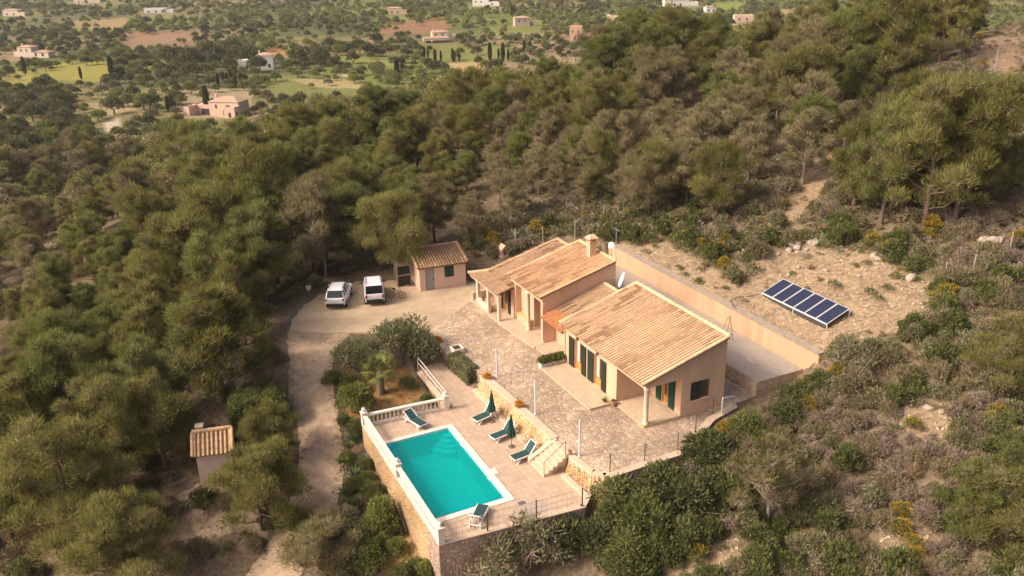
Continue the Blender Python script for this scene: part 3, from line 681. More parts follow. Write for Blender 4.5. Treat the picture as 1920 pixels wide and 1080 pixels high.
# tall wing
pierced(mb, 'u', 14.85, 15.1, 17.2, 19.6, ze, TL(14.95) - .16, [])
mb.box((15.1, 17.2, ze), (16.4, 17.44, 4.9)); wallprism(mb, 15.1, 16.4, 17.2, 17.44, 4.9, TL)
pierced(mb, 'u', 16.4, 16.65, 14.7, 17.2, ze, TL(16.5) - .16, [(15.55, 16.5, 1.22, 3.45)])
wallprism(mb, 14.12, 20.2, 14.42, 14.7, ze, TL); mb.box((19.96, 14.7, ze), (20.2, 19.6, 6.3)); wallprism(mb, 15.1, 19.96, 19.36, 19.6, ze, TL)
mb.box((14.14, 14.7, 4.34), (14.4, 19.6, 4.7)); wallprism(mb, 14.4, 14.85, 19.36, 19.6, 1.3, TL)
mb.build('wall', M_wall, villa)
mb = MB()
# annex at the far end
pierced(mb, 'u', 14.3, 14.55, 19.6, 23.5, ze, AL(14.4) - .16, [(20.6, 21.5, 1.22, 3.2)])
wallprism(mb, 14.55, 20.2, 23.25, 23.5, ze, AL); mb.box((20.0, 19.6, ze), (20.2, 23.25, 5.25))
mb.build('wall', M_wall, villa)
T_main, T_tall, T_mid, T_annex = (.73, .462, .278), (.73, .44, .25), (.56, .37, .22), (.57, .36, .22)
def slope_vec(f, v0, v1): return Vector((v1 - v0, 0, f(v1) - f(v0)))
sv = slope_vec(ML, 13.9, 20.02); tiled_roof('roof', villa, (13.78, 1.05, ML(13.78)), (0, 1, 0), 10.2, sv, sv.length + .13, T_main, lichen=.68, seed=3)
sv = slope_vec(TL, 13.97, 20.23); tall = tiled_roof('roof', villa, (13.85, 14.34, TL(13.85)), (0, 1, 0), 5.34, sv, sv.length + .12, T_tall, lichen=.55, seed=8)
sv = slope_vec(IL, 13.95, 19.2); k_ = sv.normalized(); a_ = 1.35
tiled_roof('roof', villa, Vector((13.95, 11.28, IL(13.95) - .02)), (0, 1, 0), 3.1, sv, a_, (.66, .27, .12), lichen=.05, seed=5, ridge=False, verge=(False, False))
pm = Vector((13.95, 11.28, IL(13.95) - .02)) + k_ * a_
tiled_roof('roof', villa, pm, (0, 1, 0), 3.1, sv, sv.length - a_, T_mid, lichen=1.0, seed=6, verge=(False, False))
sv = slope_vec(AL, 14, 20.4); tiled_roof('roof', villa, (14.0, 19.64, AL(14.0)), (0, 1, 0), 4.0, sv, sv.length, T_annex, lichen=.9, seed=12, verge=(False, True))
# porch of the annex with a hipped end
sv = Vector((1.5, 0, .42)); tiled_roof('porch_roof', villa, (12.82, 19.5, 3.42), (0, 1, 0), 5.5, sv, sv.length, (.52, .34, .21), lichen=.8, seed=14, clip=[(0, 0), (5.5, 0), (4.1, 1.56), (0, 1.56)], verge=(False, False))
sv = Vector((0, -1.4, .42)); tiled_roof('porch_roof', villa, (12.82, 25.0, 3.42), (1, 0, 0), 4.4, sv, sv.length, (.50, .33, .21), lichen=.8, seed=15, clip=[(0, 0), (4.4, 0), (4.4, 1.46), (1.5, 1.46)], verge=(False, False))
mb = MB(); hp = [Vector((12.82, 25.0, 3.44)), Vector((14.25, 23.55, 3.86))]
for i in range(5):
    a = hp[0].lerp(hp[1], i / 5); b = hp[0].lerp(hp[1], (i + 1.1) / 5); mb.tube(a + Vector((0, 0, .04)), b + Vector((0, 0, .02)), .13, 8, .11, col=(.58, .38, .23))
mb.build('hip_tiles', M_rooftile, villa)
def rnd_column(v, u, z0, z1, r=.16):
    mb = MB(); mb.lathe((v, u, z0), [(r * 1.35, 0), (r * 1.35, .1), (r * 1.05, .14), (r, .2), (r * .92, z1 - z0 - .22), (r * 1.2, z1 - z0 - .16), (r * 1.3, z1 - z0 - .08), (r * 1.3, z1 - z0)], 14)
    mb.build('column', M_column, villa, smooth=True)
rnd_column(14.26, 1.36, 1.2, 3.72); rnd_column(14.26, 17.0, 1.2, 4.34); rnd_column(14.26, 14.56, 1.2, 4.34, .14)
for v, u in ((13.02, 23.5), (13.02, 21.45), (13.06, 19.6), (14.9, 24.6)):
    mb = MB(); mb.box((v - .13, u - .13, 1.2), (v + .13, u + .13, 3.3)); mb.box((v - .16, u - .16, 3.14), (v + .16, u + .16, 3.3)); mb.build('column', M_column, villa, bevel=.02)
mb = MB(); mb.box((12.92, 19.5, 3.16), (13.14, 24.8, 3.4)); mb.box((13.14, 24.58, 3.162), (15, 24.8, 3.398)); mb.build('porch_beam', M_column, villa)
mb = MB(); mb.box((12.92, 21.6, 1.2), (13.12, 23.36, 1.82)); mb.build('parapet', M_column, villa); mb = MB(); mb.box((12.92, 24.5, 1.2), (14.8, 24.7, 1.82)); mb.build('parapet', M_column, villa)
# floors of the porches: raised platforms
mb = MB(); mb.box((12.2, 4.5, .9), (14.15, 10.9, 1.2)); mb.build('front_step', M_floor, villa)
mb = MB(); mb.box((14.02, 1.16, .9), (16.7, 4.5, 1.203)); mb.build('porch_floor', M_floor, villa)
mb = MB(); mb.prism([(13.4, 14.1), (15.2, 14.1), (15.2, 11.18), (13.9, 11.18), (13.4, 12.2)], .9, 1.201); mb.build('porch_floor', M_floor, villa)
mb = MB(); mb.prism([(12.84, 24.8), (12.84, 19), (13.1, 15.6), (13.25, 14.12), (16.4, 14.12), (16.4, 17.2), (14.85, 17.2), (14.85, 24.8)], .9, 1.2); mb.build('porch_floor', M_floor, villa)
mb = MB(); mb.box((14.4, 17.3, 1.2), (14.85, 19.3, 1.72)); mb.box((14.38, 17.28, 1.72), (14.85, 19.32, 1.78), 1); mb.build('bench', [M_wall, mat('yellow_tile', (.52, .40, .16), rough=.6)], villa)
def door_u(v, u0, u1, z0, z1, shutters, curtain=True, sm=M_shutter):
    """a glazed wooden door in a wall facing -v; its open shutters stand beside the opening"""
    mb = MB(); mb.box((v + .13, u0, z0), (v + .2, u0 + .1, z1)); mb.box((v + .13, u1 - .1, z0), (v + .2, u1, z1)); mb.box((v + .13, u0 + .1, z1 - .1), (v + .2, u1 - .1, z1)); mb.box((v + .13, u0 + .1, z0), (v + .2, u1 - .1, z0 + .55)); mb.box((v + .13, (u0 + u1) / 2 - .05, z0 + .55), (v + .2, (u0 + u1) / 2 + .05, z1 - .1))
    d = mb.build('door', M_wood, villa)
    mb = MB(); mb.box((v + .16, u0 + .1, z0 + .55), (v + .175, u1 - .1, z1 - .1)); mb.build('pane', M_glass, d, base=BASE[villa.name])
    if curtain:
        mb = MB(); mb.box((v + .142, (u0 + u1) / 2 + .06, z0 + .6), (v + .155, u1 - .14, z1 - .15)); mb.build('curtain', M_curtain, d, base=BASE[villa.name])
    mb = MB(); mb.tube((v + .1, (u0 + u1) / 2, z0 + 1.0), (v + .13, (u0 + u1) / 2, z0 + 1.0), .03); mb.build('handle', M_glass, d, base=BASE[villa.name])
    for a, b, vv in shutters:
        mb = MB(); mb.box((vv - .055, a, z0 + .03), (vv, b, z1)); k = int((z1 - z0 - .3) / .075)
        for i in range(k): z = z0 + .16 + i * .075; mb.hexa([(vv - .075, a + .06, z), (vv - .055, a + .06, z), (vv - .055, b - .06, z), (vv - .075, b - .06, z), (vv - .068, a + .06, z + .05), (vv - .055, a + .06, z + .05), (vv - .055, b - .06, z + .05), (vv - .068, b - .06, z + .05)])
        mb.build('shutter', sm, villa)
def fix_base(o): pass
door_u(14.15, 8.85, 9.8, 1.22, 3.42, [(9.82, 10.52, 14.145), (8.22, 8.83, 14.145)])
door_u(14.15, 6.3, 7.25, 1.22, 3.42, [(7.27, 8.02, 14.145), (5.7, 6.28, 14.145)])
door_u(16.7, 2.45, 3.15, 1.22, 3.3, [(3.2, 3.75, 16.695), (1.8, 2.42, 16.695)], curtain=False, sm=M_shut2)
door_u(16.4, 15.55, 16.5, 1.22, 3.45, [(16.52, 17.15, 16.395), (14.9, 15.5, 16.395)], curtain=True)
door_u(14.3, 20.6, 21.5, 1.22, 3.2, [(21.52, 22.0, 14.295), (20.1, 20.58, 14.295)], curtain=False)
mb = MB()                                                                       # gable window: one shutter closed, one open on barred glass
for a, b in (((17.47, 2.05), (18.82, 2.13)), ((17.47, 3.2), (18.82, 3.28)), ((18.1, 2.13), (18.18, 3.2)), ((18.74, 2.13), (18.82, 3.2))): mb.box((a[0], 1.22, a[1]), (b[0], 1.34, b[1]))
wn = mb.build('window', mat('brown_frame', (.20, .10, .05), rough=.6), villa)
mb = MB(); mb.box((18.18, 1.3, 2.13), (18.74, 1.32, 3.2)); mb.build('pane', M_glass, wn, base=BASE[villa.name])
mb = MB()
for k in range(4): mb.tube((18.25 + .14 * k, 1.24, 2.13), (18.25 + .14 * k, 1.24, 3.2), .012, 4)
mb.build('bars', mat('brown_frame', None), wn, base=BASE[villa.name])
mb = MB(); mb.box((17.4, 1.14, 2.06), (18.12, 1.19, 3.28)); mb.build('shutter', M_shutter, villa)
mb = MB(); mb.box((17.4, 1.12, 1.99), (18.9, 1.32, 2.05)); mb.build('window_sill', M_column, villa)
mb = MB()                                                                       # chimney with a tiled hood on little piers
cv, cu = 19.55, 16.72; mb.box((cv - .28, cu - .24, 6.0), (cv + .28, cu + .24, 7.45)); mb.box((cv - .33, cu - .29, 7.45), (cv + .33, cu + .29, 7.53))
ch = mb.build('chimney', M_wall, villa); mb = MB()
for a, b in ((-.24, -.2), (.24, -.2), (-.24, .2), (.24, .2)): mb = MB(); mb.box((cv + a - .05, cu + b - .05, 7.53), (cv + a + .05, cu + b + .05, 7.75)); mb.build('chimney_pier', M_wall, ch, base=BASE[villa.name])
mb = MB()
mb.add([(cv - .42, cu - .36, 7.75), (cv + .42, cu - .36, 7.75), (cv + .42, cu + .36, 7.75), (cv - .42, cu + .36, 7.75), (cv - .16, cu, 8.0), (cv + .16, cu, 8.0)], [(3, 2, 1, 0), (0, 1, 5, 4), (2, 3, 4, 5), (1, 2, 5), (3, 0, 4)], 0, (.58, .40, .25))
for k in range(5): x = cv - .34 + .17 * k; mb.tube((x, cu - .38, 7.77), (cv - .14 + .07 * k, cu, 8.02), .05, 6, .04, col=(.66, .46, .30)); mb.tube((x, cu + .38, 7.77), (cv - .14 + .07 * k, cu, 8.02), .05, 6, .04, col=(.66, .46, .30))
mb.build('chimney_hood', M_rooftile, ch, base=BASE[villa.name])
mb = MB(); mb.path([(13.72, 11.15, 4.05), (13.95, 11.12, 3.7), (14.1, 11.12, 3.5), (14.1, 11.12, 1.25)], .05, 8); mb.build('downpipe', M_column, villa)
for u_ in (9.35, 6.75):
    mb = MB(); mb.lathe((14.06, u_, 3.62), [(.03, .18), (.09, .1), (.1, 0), (.05, -.08)][::-1], 8); mb.build('wall_lamp', mat('bronze', (.12, .09, .06), rough=.5), villa)
# small things on the roofs
def dish(label, v, u, z, r, aim, pole):
    t = thing('satellite_dish', label, 'satellite dish', (v, u, z)); mb = MB(); mb.tube((v, u, z), (v, u, z + pole), .025); mb.build('mast', mat('galvanised', (.42, .40, .37), rough=.5, metal=.4), t)
    mb = MB(); a = Vector(aim).normalized(); b = a.orthogonal().normalized(); c = a.cross(b); o = Vector((v, u, z + pole)); vs = [o]; N = 16
    for k in (1, 2, 3):
        rr = r * k / 3
        for i in range(N): an = 2 * math.pi * i / N; vs.append(o + a * (.22 * rr * rr / r) + b * rr * math.cos(an) + c * rr * math.sin(an))
    fs = [(0, 1 + i, 1 + (i + 1) % N) for i in range(N)] + [(1 + N * (k - 1) + i, 1 + N * k + i, 1 + N * k + (i + 1) % N, 1 + N * (k - 1) + (i + 1) % N) for k in (1, 2) for i in range(N)]
    mb.add(vs, fs); mb.build('reflector', mat('dish_white', (.68, .66, .64), rough=.5, noise=.04), t, smooth=True)
    mb = MB(); mb.tube(o - c * r * .9, o + a * r * .9 - c * r * .25, .015); mb.tube(o + a * r * .85 - c * r * .25, o + a * r * 1.05 - c * r * .2, .05); mb.build('receiver_arm', mat('galvanised', None), t)
dish('white satellite dish tilted on edge between the two large roofs', 20.2, 13.3, 4.4, .6, (-.80, .42, .35), 1.0)
t = thing('antenna_mast', 'thin wire antenna mast standing against the tall tiled wing', 'antenna', (20.35, 14.6, 3.5)); mb = MB()
mb.tube((20.35, 14.6, 3.5), (20.35, 14.6, 9.0), .025, 5); mb.build('mast', mat('galvanised', None), t); mb = MB(); mb.tube((20.35, 14.1, 8.9), (20.35, 15.1, 8.9), .015, 4)
for k in range(5): mb.tube((20.15, 14.2 + .2 * k, 8.9), (20.55, 14.2 + .2 * k, 8.9), .01, 4)
mb.build('antenna_bars', mat('galvanised', None), t)
dish('small round white satellite dish on a mast beside the chimney', 20.6, 15.6, 6.3, .25, (-.75, -.45, .25), 1.05)
t = thing('metal_trestle', 'rusty metal tripod frame leaning against the retaining wall', 'metal frame', (24.6, 6.8, 2.0)); mb = MB()
for a, b in (((24.3, 6.4, 2), (24.9, 6.85, 4.0)), ((24.3, 7.3, 2), (24.9, 6.95, 4.0)), ((25.4, 6.9, 2), (24.95, 6.9, 4.0))): mb.tube(a, b, .025, 5)
mb.build('legs', mat('rusty_steel', None), t); mb = MB(); mb.tube((24.5, 6.55, 2.7), (24.5, 7.2, 2.7), .02, 5); mb.tube((24.7, 6.7, 3.3), (24.7, 7.08, 3.3), .02, 5); mb.build('crossbars', mat('rusty_steel', None), t)
mb = MB(); mb.box((24.2, 3.2, 2.0), (24.32, 4.2, 2.07)); tag(mb.build('plank', mat('pale_wood', (.50, .42, .34), rough=.8, noise=.2, scale=5), base=(24.2, 3.7, 2)), 'pale loose plank lying on the gravel back yard', 'plank')

# ------------------------------------------------------------------ tool shed by the cars, green gate, pump house, oven
shed = thing('tool_shed', 'small pink tool shed with brown barrel tile roof behind the parking', 'shed', (12, 29.5, 1.04), rot=math.radians(-5))
M_pink = mat('pink_render', (.66, .46, .35), rough=.9, noise=.06, scale=1.5, second=(.58, .40, .30), sscale=.6, samt=.3)
SV = [9.95, 14.05]; SUU = [28.45, 31.3]; mb = MB(); zt_ = lambda u: 3.25 + (u - 28.45) * .27
pierced(mb, 'u', 28.45, 28.451, 0, .01, 0, 0.01, [])
mb = MB()
def shed_front(mb):
    cuts = [(9.95, 10.45, 1.0, 3.2), (10.45, 11.25, 3.02, 3.2), (11.25, 12.15, 1.0, 3.2), (12.15, 13.0, 1.0, 2.0), (12.15, 13.0, 3.1, 3.2), (13.0, 14.05, 1.0, 3.2)]
    for a, b, z0, z1 in cuts: mb.box((a, 28.45, z0), (b, 28.7, z1))
shed_front(mb)
for v0, v1 in ((9.95, 10.15), (13.85, 14.05)): mb.hexa([(v0, 28.7, 1), (v1, 28.7, 1), (v1, 31.3, 1), (v0, 31.3, 1), (v0, 28.7, 3.2), (v1, 28.7, 3.2), (v1, 31.3, 3.95), (v0, 31.3, 3.95)])
mb.box((10.15, 31.1, 1), (13.85, 31.3, 3.93)); mb.build('wall', M_pink, shed)
sv = Vector((0, 2.95, .82)); tiled_roof('roof', shed, (9.8, 28.25, 3.2), (1, 0, 0), 4.4, sv, sv.length, (.44, .26, .16), pitch=.25, lichen=.7, seed=21)
mb = MB(); mb.box((10.45, 28.52, 1.02), (11.25, 28.58, 3.02)); d_ = mb.build('door', mat('grey_metal_door', (.30, .29, .30), rough=.5, noise=.05), shed); mb = MB(); mb.box((11.1, 28.48, 1.95), (11.18, 28.52, 2.1)); mb.build('handle', M_glass, d_, base=BASE[shed.name])
mb = MB(); mb.box((12.15, 28.47, 2.0), (12.56, 28.53, 3.1)); mb.box((12.59, 28.47, 2.0), (13.0, 28.53, 3.1)); mb.build('shutter', M_shut2, shed)
gt = thing('cage', 'tall wooden frame with two dark green panels beside the pink shed', 'cage', (9.1, 30.6, 1.04)); mb = MB()
for v in (8.5, 9.75): mb.box((v - .06, 30.5, 1), (v + .06, 30.62, 3.0))
for z in (1.05, 2.05, 2.95): mb.box((8.56, 30.52, z - .06), (9.69, 30.6, z + .06))
mb.build('frame', mat('weathered_wood', (.34, .25, .17), rough=.9, noise=.2, scale=4), gt)
for z0, z1 in ((1.12, 1.98), (2.12, 2.88)):
    mb = MB(); mb.box((8.57, 30.54, z0), (9.68, 30.58, z1)); mb.build('panel', M_shutter, gt)
mb = MB(); mb.box((8.5, 30.62, 1), (9.75, 31.9, 1.1)); mb.hexa([(8.45, 30.6, 3.0), (9.8, 30.6, 3.0), (9.8, 31.9, 3.25), (8.45, 31.9, 3.25), (8.45, 30.6, 3.05), (9.8, 30.6, 3.05), (9.8, 31.9, 3.3), (8.45, 31.9, 3.3)]); mb.build('lid', mat('weathered_wood', None), gt)
pump = thing('pump_house', 'tiny pale pump house with gabled barrel tile roof among the pines below the driveway', 'shed', (-9.4, 14.8, -3.3), rot=math.radians(-13))
pv0, pv1, pu0, pu1, zb, zE, zR = -10.4, -8.3, 13.9, 15.9, -4.2, -.72, .22
mb = MB(); mb.box((pv0, pu0, zb), (pv1, pu1, zE - .1)); um = (pu0 + pu1) / 2
for v0, v1 in ((pv0, pv0 + .2), (pv1 - .2, pv1)): mb.add([(v0, pu0, zE - .1), (v1, pu0, zE - .1), (v1, pu1, zE - .1), (v0, pu1, zE - .1), (v0, um, zR - .12), (v1, um, zR - .12)], [(0, 1, 5, 4), (2, 3, 4, 5), (1, 2, 5), (3, 0, 4)])
mb.build('wall', mat('pale_pink_render', (.76, .56, .46), rough=.9, noise=.05, scale=2), pump)
sv = Vector((0, 1.25, 1.06)); tiled_roof('roof', pump, (pv0 - .15, pu0 - .25, zE - .12), (1, 0, 0), 2.4, sv, sv.length, (.58, .37, .22), pitch=.275, lichen=.35, seed=31, verge=(True, True))
sv = Vector((0, -1.25, 1.06)); tiled_roof('roof', pump, (pv0 - .15, pu1 + .25, zE - .12), (1, 0, 0), 2.4, sv, sv.length, (.56, .36, .22), pitch=.275, lichen=.35, seed=32, ridge=False)
mb = MB(); mb.box((pv0 + .1, um + .0, zR - .1), (pv0 + .5, um + .35, zR + .28)); mb.box((pv0 + .04, um - .06, zR + .28), (pv0 + .56, um + .41, zR + .36)); mb.build('chimney', M_column, pump)
oz = float(ground_vu(18.5, 30.2)[0]); b = (18.5, 30.2)
ov = thing('stone_oven', 'little stone oven with gabled roof and dark mouth on the slope behind the villa', 'oven', (b[0], b[1], oz), rot=math.radians(8), scale=.72); mb = MB()
mb.box((b[0] - .5, b[1] - .45, oz - .5), (b[0] + .5, b[1] + .45, oz + .35)); mb.box((b[0] - .5, b[1] - .38, oz + .35), (b[0] - .22, b[1] + .45, oz + .95)); mb.box((b[0] + .22, b[1] - .38, oz + .35), (b[0] + .5, b[1] + .45, oz + .95)); mb.box((b[0] - .22, b[1] + .2, oz + .35), (b[0] + .22, b[1] + .45, oz + .95)); mb.box((b[0] - .5, b[1] - .38, oz + .95), (b[0] + .5, b[1] + .45, oz + 1.1))
mb.build('body', M_column, ov); mb = MB(); mb.add([(b[0] - .62, b[1] - .48, oz + 1.1), (b[0] + .62, b[1] - .48, oz + 1.1), (b[0] + .62, b[1] + .55, oz + 1.1), (b[0] - .62, b[1] + .55, oz + 1.1), (b[0], b[1] - .48, oz + 1.65), (b[0], b[1] + .55, oz + 1.65)], [(3, 2, 1, 0), (0, 1, 4), (2, 3, 5), (1, 2, 5, 4), (3, 0, 4, 5)], 0, (.55, .38, .24)); mb.build('roof', M_rooftile, ov)
mb = MB(); mb.box((b[0] - .215, b[1] + .16, oz + .36), (b[0] + .215, b[1] + .195, oz + .94)); mb.build('mouth', M_darkroom, ov)

# ================================================================== SOLAR PANELS
so_ = thing('solar_array', 'tilted row of six dark blue solar panels on the bare slope above the wall', 'solar panels', (30.1, 5.6, 4.0))
M_frame = mat('panel_frame', (.66, .63, .60), rough=.4, noise=.04, metal=.2); M_shade_cable = mat('panel_shade_and_cable', (.06, .06, .055), rough=.6, noise=.1)
m_ = bpy.data.materials.new('solar_cells'); m_.use_nodes = True; nt = m_.node_tree; bs = nt.nodes['Principled BSDF']; bs.inputs['Roughness'].default_value = .3; bs.inputs['Specular IOR Level'].default_value = .3; MATS['solar_cells'] = m_
tc = node(nt, 'ShaderNodeTexCoord'); br = node(nt, 'ShaderNodeTexBrick'); br.offset = 0; br.inputs['Scale'].default_value = 1; br.inputs['Brick Width'].default_value = .16; br.inputs['Row Height'].default_value = .16; br.inputs['Mortar Size'].default_value = .006
br.inputs['Color1'].default_value = (.020, .023, .052, 1); br.inputs['Color2'].default_value = (.026, .029, .062, 1); br.inputs['Mortar'].default_value = (.05, .052, .09, 1); nt.links.new(tc.outputs['Object'], br.inputs[0]); nt.links.new(br.outputs[0], bs.inputs['Base Color'])
p0 = Vector((29.6, 9.0, 4.1)); p1 = Vector((29.6, 2.5, 4.1)); up = Vector((1.95, 0, .74)); sdir = (p1 - p0) / 6; nn = Vector((-.62, 0, 1.55)).normalized()
for k in range(6):
    a = p0 + sdir * (k + .015); b = p0 + sdir * (k + .985); mb = MB(); q = [a, b, b + up, a + up]; mb.hexa([x - nn * .03 for x in q] + [x + nn * .01 for x in q], 0)
    pn = mb.build('solar_panel', M_frame, so_); mb = MB(); i = .045; e_ = sdir.normalized(); s_ = up.normalized()
    mb.add([a + e_ * i + s_ * i + nn * .013, b - e_ * i + s_ * i + nn * .013, b - e_ * i + up - s_ * i + nn * .013, a + e_ * i + up - s_ * i + nn * .013], [(0, 1, 2, 3)]); mb.build('solar_cells', m_, pn, base=BASE[so_.name])
mb = MB()
for k in (0, 3, 6):
    a = p0 + sdir * k; mb.tube(a - nn * .05, Vector((a.x, a.y, 3.3)), .035); b = a + up; mb.tube(b - nn * .05, Vector((b.x, b.y, 3.6)), .035)
mb.tube(p0 - nn * .06, p1 - nn * .06, .03); mb.tube(p0 + up - nn * .06, p1 + up - nn * .06, .03); mb.build('support_frame', M_frame, so_)
mb = MB(); mb.hexa([p0 + Vector((.03, -.05, -.42)), p1 + Vector((.03, .05, -.42)), p1 + Vector((.06, .05, -.42)), p0 + Vector((.06, -.05, -.42)), p0 + Vector((.03, -.05, -.05)), p1 + Vector((.03, .05, -.05)), p1 + Vector((.06, .05, -.05)), p0 + Vector((.06, -.05, -.05))]); mb.build('shade_strip', M_shade_cable, so_)  # dark strip standing in for the shade under the open panel frame
mb = MB(); pts = [(29.3, 8.9, 4.1), (28.8, 9.6, 3.75), (28.2, 9.9, 3.72), (27.3, 9.6, 3.72), (26.85, 8.9, 3.68), (26.7, 8.3, 3.66)]; mb.path(pts, .03, 5); tag(mb.build('power_cable', M_shade_cable, base=(28, 9, 3.7)), 'black power cable running from the solar panels to the retaining wall', 'cable')

# ================================================================== POOL FURNITURE
M_plastic = mat('white_plastic', (.74, .68, .64), rough=.45, noise=.04, spec=.4); M_sling = mat('green_sling', (.024, .066, .058), rough=.75, noise=.12, scale=12)
def make_lounger(name, label, base, ang):
    """local x runs from foot to head"""
    t = thing(name, label, 'sun lounger', (0, 0, 0)); mb = MB()
    for y in (-.31, .31):
        mb.box((0, y - .035, .27), (1.12, y + .035, .35)); mb.box((1.12, y - .035, .27), (1.80, y + .035, .33))
    mb.box((0, -.275, .27), (.06, .275, .34)); mb.box((1.74, -.275, .27), (1.80, .275, .33)); mb.box((1.08, -.275, .26), (1.14, .275, .32)); mb.build('frame', M_plastic, t, base=(0, 0, 0), bevel=.01)
    for x0, x1 in ((.36, .20), (1.42, 1.62)):
        for y in (-.31, .31):
            mb = MB(); mb.hexa([(x1 - .05, y - .04, 0), (x1 + .05, y - .04, 0), (x1 + .05, y + .04, 0), (x1 - .05, y + .04, 0), (x0 - .07, y - .03, .28), (x0 + .07, y - .03, .28), (x0 + .07, y + .03, .28), (x0 - .07, y + .03, .28)]); mb.build('leg', M_plastic, t, base=(0, 0, 0))
    mb = MB(); mb.box((.04, -.28, .345), (1.10, .28, .375)); mb.build('seat', M_sling, t, base=(0, 0, 0))
    c, s = math.cos(ang), math.sin(ang); mb = MB()
    def pt(r, y, h): return (1.10 + r * c - h * s, y, .36 + r * s + h * c)
    mb.hexa([pt(0, -.28, -.015), pt(.72, -.28, -.015), pt(.72, .28, -.015), pt(0, .28, -.015), pt(0, -.28, .015), pt(.72, -.28, .015), pt(.72, .28, .015), pt(0, .28, .015)]); bk = mb.build('backrest', M_sling, t, base=(0, 0, 0))
    mb = MB()
    for y in (-.31, .31): mb.hexa([pt(0, y - .03, -.03), pt(.74, y - .03, -.03), pt(.74, y + .03, -.03), pt(0, y + .03, -.03), pt(0, y - .03, .03), pt(.74, y - .03, .03), pt(.74, y + .03, .03), pt(0, y + .03, .03)])
    mb.hexa([pt(.72, -.28, -.03), pt(.77, -.28, -.03), pt(.77, .28, -.03), pt(.72, .28, -.03), pt(.72, -.28, .03), pt(.77, -.28, .03), pt(.77, .28, .03), pt(.72, .28, .03)]); mb.build('backrest_frame', M_plastic, bk, base=(0, 0, 0))
    mb = MB()
    for y in (-.2, .2): mb.tube(pt(.5, y, -.03), (1.6, y, .3), .018)
    mb.build('prop', M_plastic, t, base=(0, 0, 0))
    return t
def place(t, v, u, z, direction):
    t.location = W(v, u, z); t.rotation_euler = (0, 0, YAW + direction); BASE[t.name] = (v, u, z)
LG = 'sun loungers around the pool'
l1 = make_lounger('sun_lounger', 'green and white sun lounger with raised back beside the stairs, nearest the stone wall end', None, math.radians(52)); place(l1, 6.0, 2.95, .003, math.radians(7)); l1['group'] = LG
l2 = dup(l1, W(5.9, 5.6, .003), YAW + math.radians(10), label='green and white sun lounger with raised back behind the second closed parasol'); l3 = dup(l1, W(5.8, 8.05, .003), YAW + math.radians(14), label='green and white sun lounger with raised back behind the parasol farthest from the stairs')
l4 = make_lounger('sun_lounger', 'green and white sun lounger in front of the short balustrade at the pool end', None, math.radians(30)); place(l4, 2.75, 8.95, .003, math.radians(107)); l4['group'] = LG
l5 = make_lounger('sun_lounger', 'sun lounger with folded up back at the near pool end behind the wire fence', None, math.radians(38)); place(l5, 2.65, -.42, .003, math.radians(-131)); l5['group'] = LG
M_paras = mat('green_canvas', (.011, .052, .033), rough=.8, noise=.15, scale=8)
def parasol(v, u, label):
    t = thing('closed_parasol', label, 'parasol', (v, u, 0), group='closed green parasols'); mb = MB(); mb.tube((v, u, 0), (v, u, 2.15), .022, 8); mb.build('pole', mat('dark_pole', (.16, .12, .09), rough=.5), t)
    mb = MB(); N = 24; prof = [(.05, 2.12), (.09, 1.95), (.10, 1.75), (.13, 1.4), (.2, 1.05), (.22, .85), (.16, .75)]; vs = []
    for r, z in prof:
        for i in range(N): a = 2 * math.pi * i / N; k = 1 + .22 * math.cos(i * math.pi * 2 / 3) * (z < 1.9); vs.append((v + r * k * math.cos(a), u + r * k * math.sin(a), z))
    mb.add(vs, [(k * N + i, (k + 1) * N + i, (k + 1) * N + (i + 1) % N, k * N + (i + 1) % N) for k in range(len(prof) - 1) for i in range(N)] + [tuple(range(N))]); mb.build('canopy', M_paras, t)
    mb = MB(); mb.lathe((v, u, 2.12), [(.03, 0), (.05, .05), (.03, .14), (.01, .2)], 8); mb.build('finial', M_paras, t)
    mb = MB(); mb.lathe((v, u, 0.002), [(.2, 0), (.2, .04), (.05, .08), (.035, .25)], 12); mb.build('foot', mat('dark_pole', None), t)
parasol(6.95, 7.8, 'closed dark green parasol beside the lounger farthest from the stairs'); parasol(6.75, 4.55, 'closed dark green parasol between the two loungers nearer the stairs')
M_pole = mat('white_pole', (.66, .60, .62), rough=.5, noise=.04)
for i, (v, u, h, lb) in enumerate([(9.05, 11.5, 2.0, 'tall white pole on the cobbles behind the round orange plant, farthest from the stairs'), (9.0, 5.73, 2.35, 'tall white pole on the cobbles opposite the villa doors, middle of three'), (9.05, .33, 2.35, 'tall white pole on the cobbles beside the deck stairs')]):
    t = thing('white_pole', lb, 'pole', (v, u, 1.055), group='white poles on the terrace edge'); mb = MB(); mb.tube((v, u, 1.06), (v, u, 1.06 + h), .055, 10); mb.lathe((v, u, 1.06 + h), [(.06, 0), (.06, .03), (.02, .05)], 10); mb.build('shaft', M_pole, t, smooth=False); mb = MB(); mb.lathe((v, u, 1.058), [(.12, 0), (.12, .03), (.07, .05)], 10); mb.build('base_plate', M_pole, t)

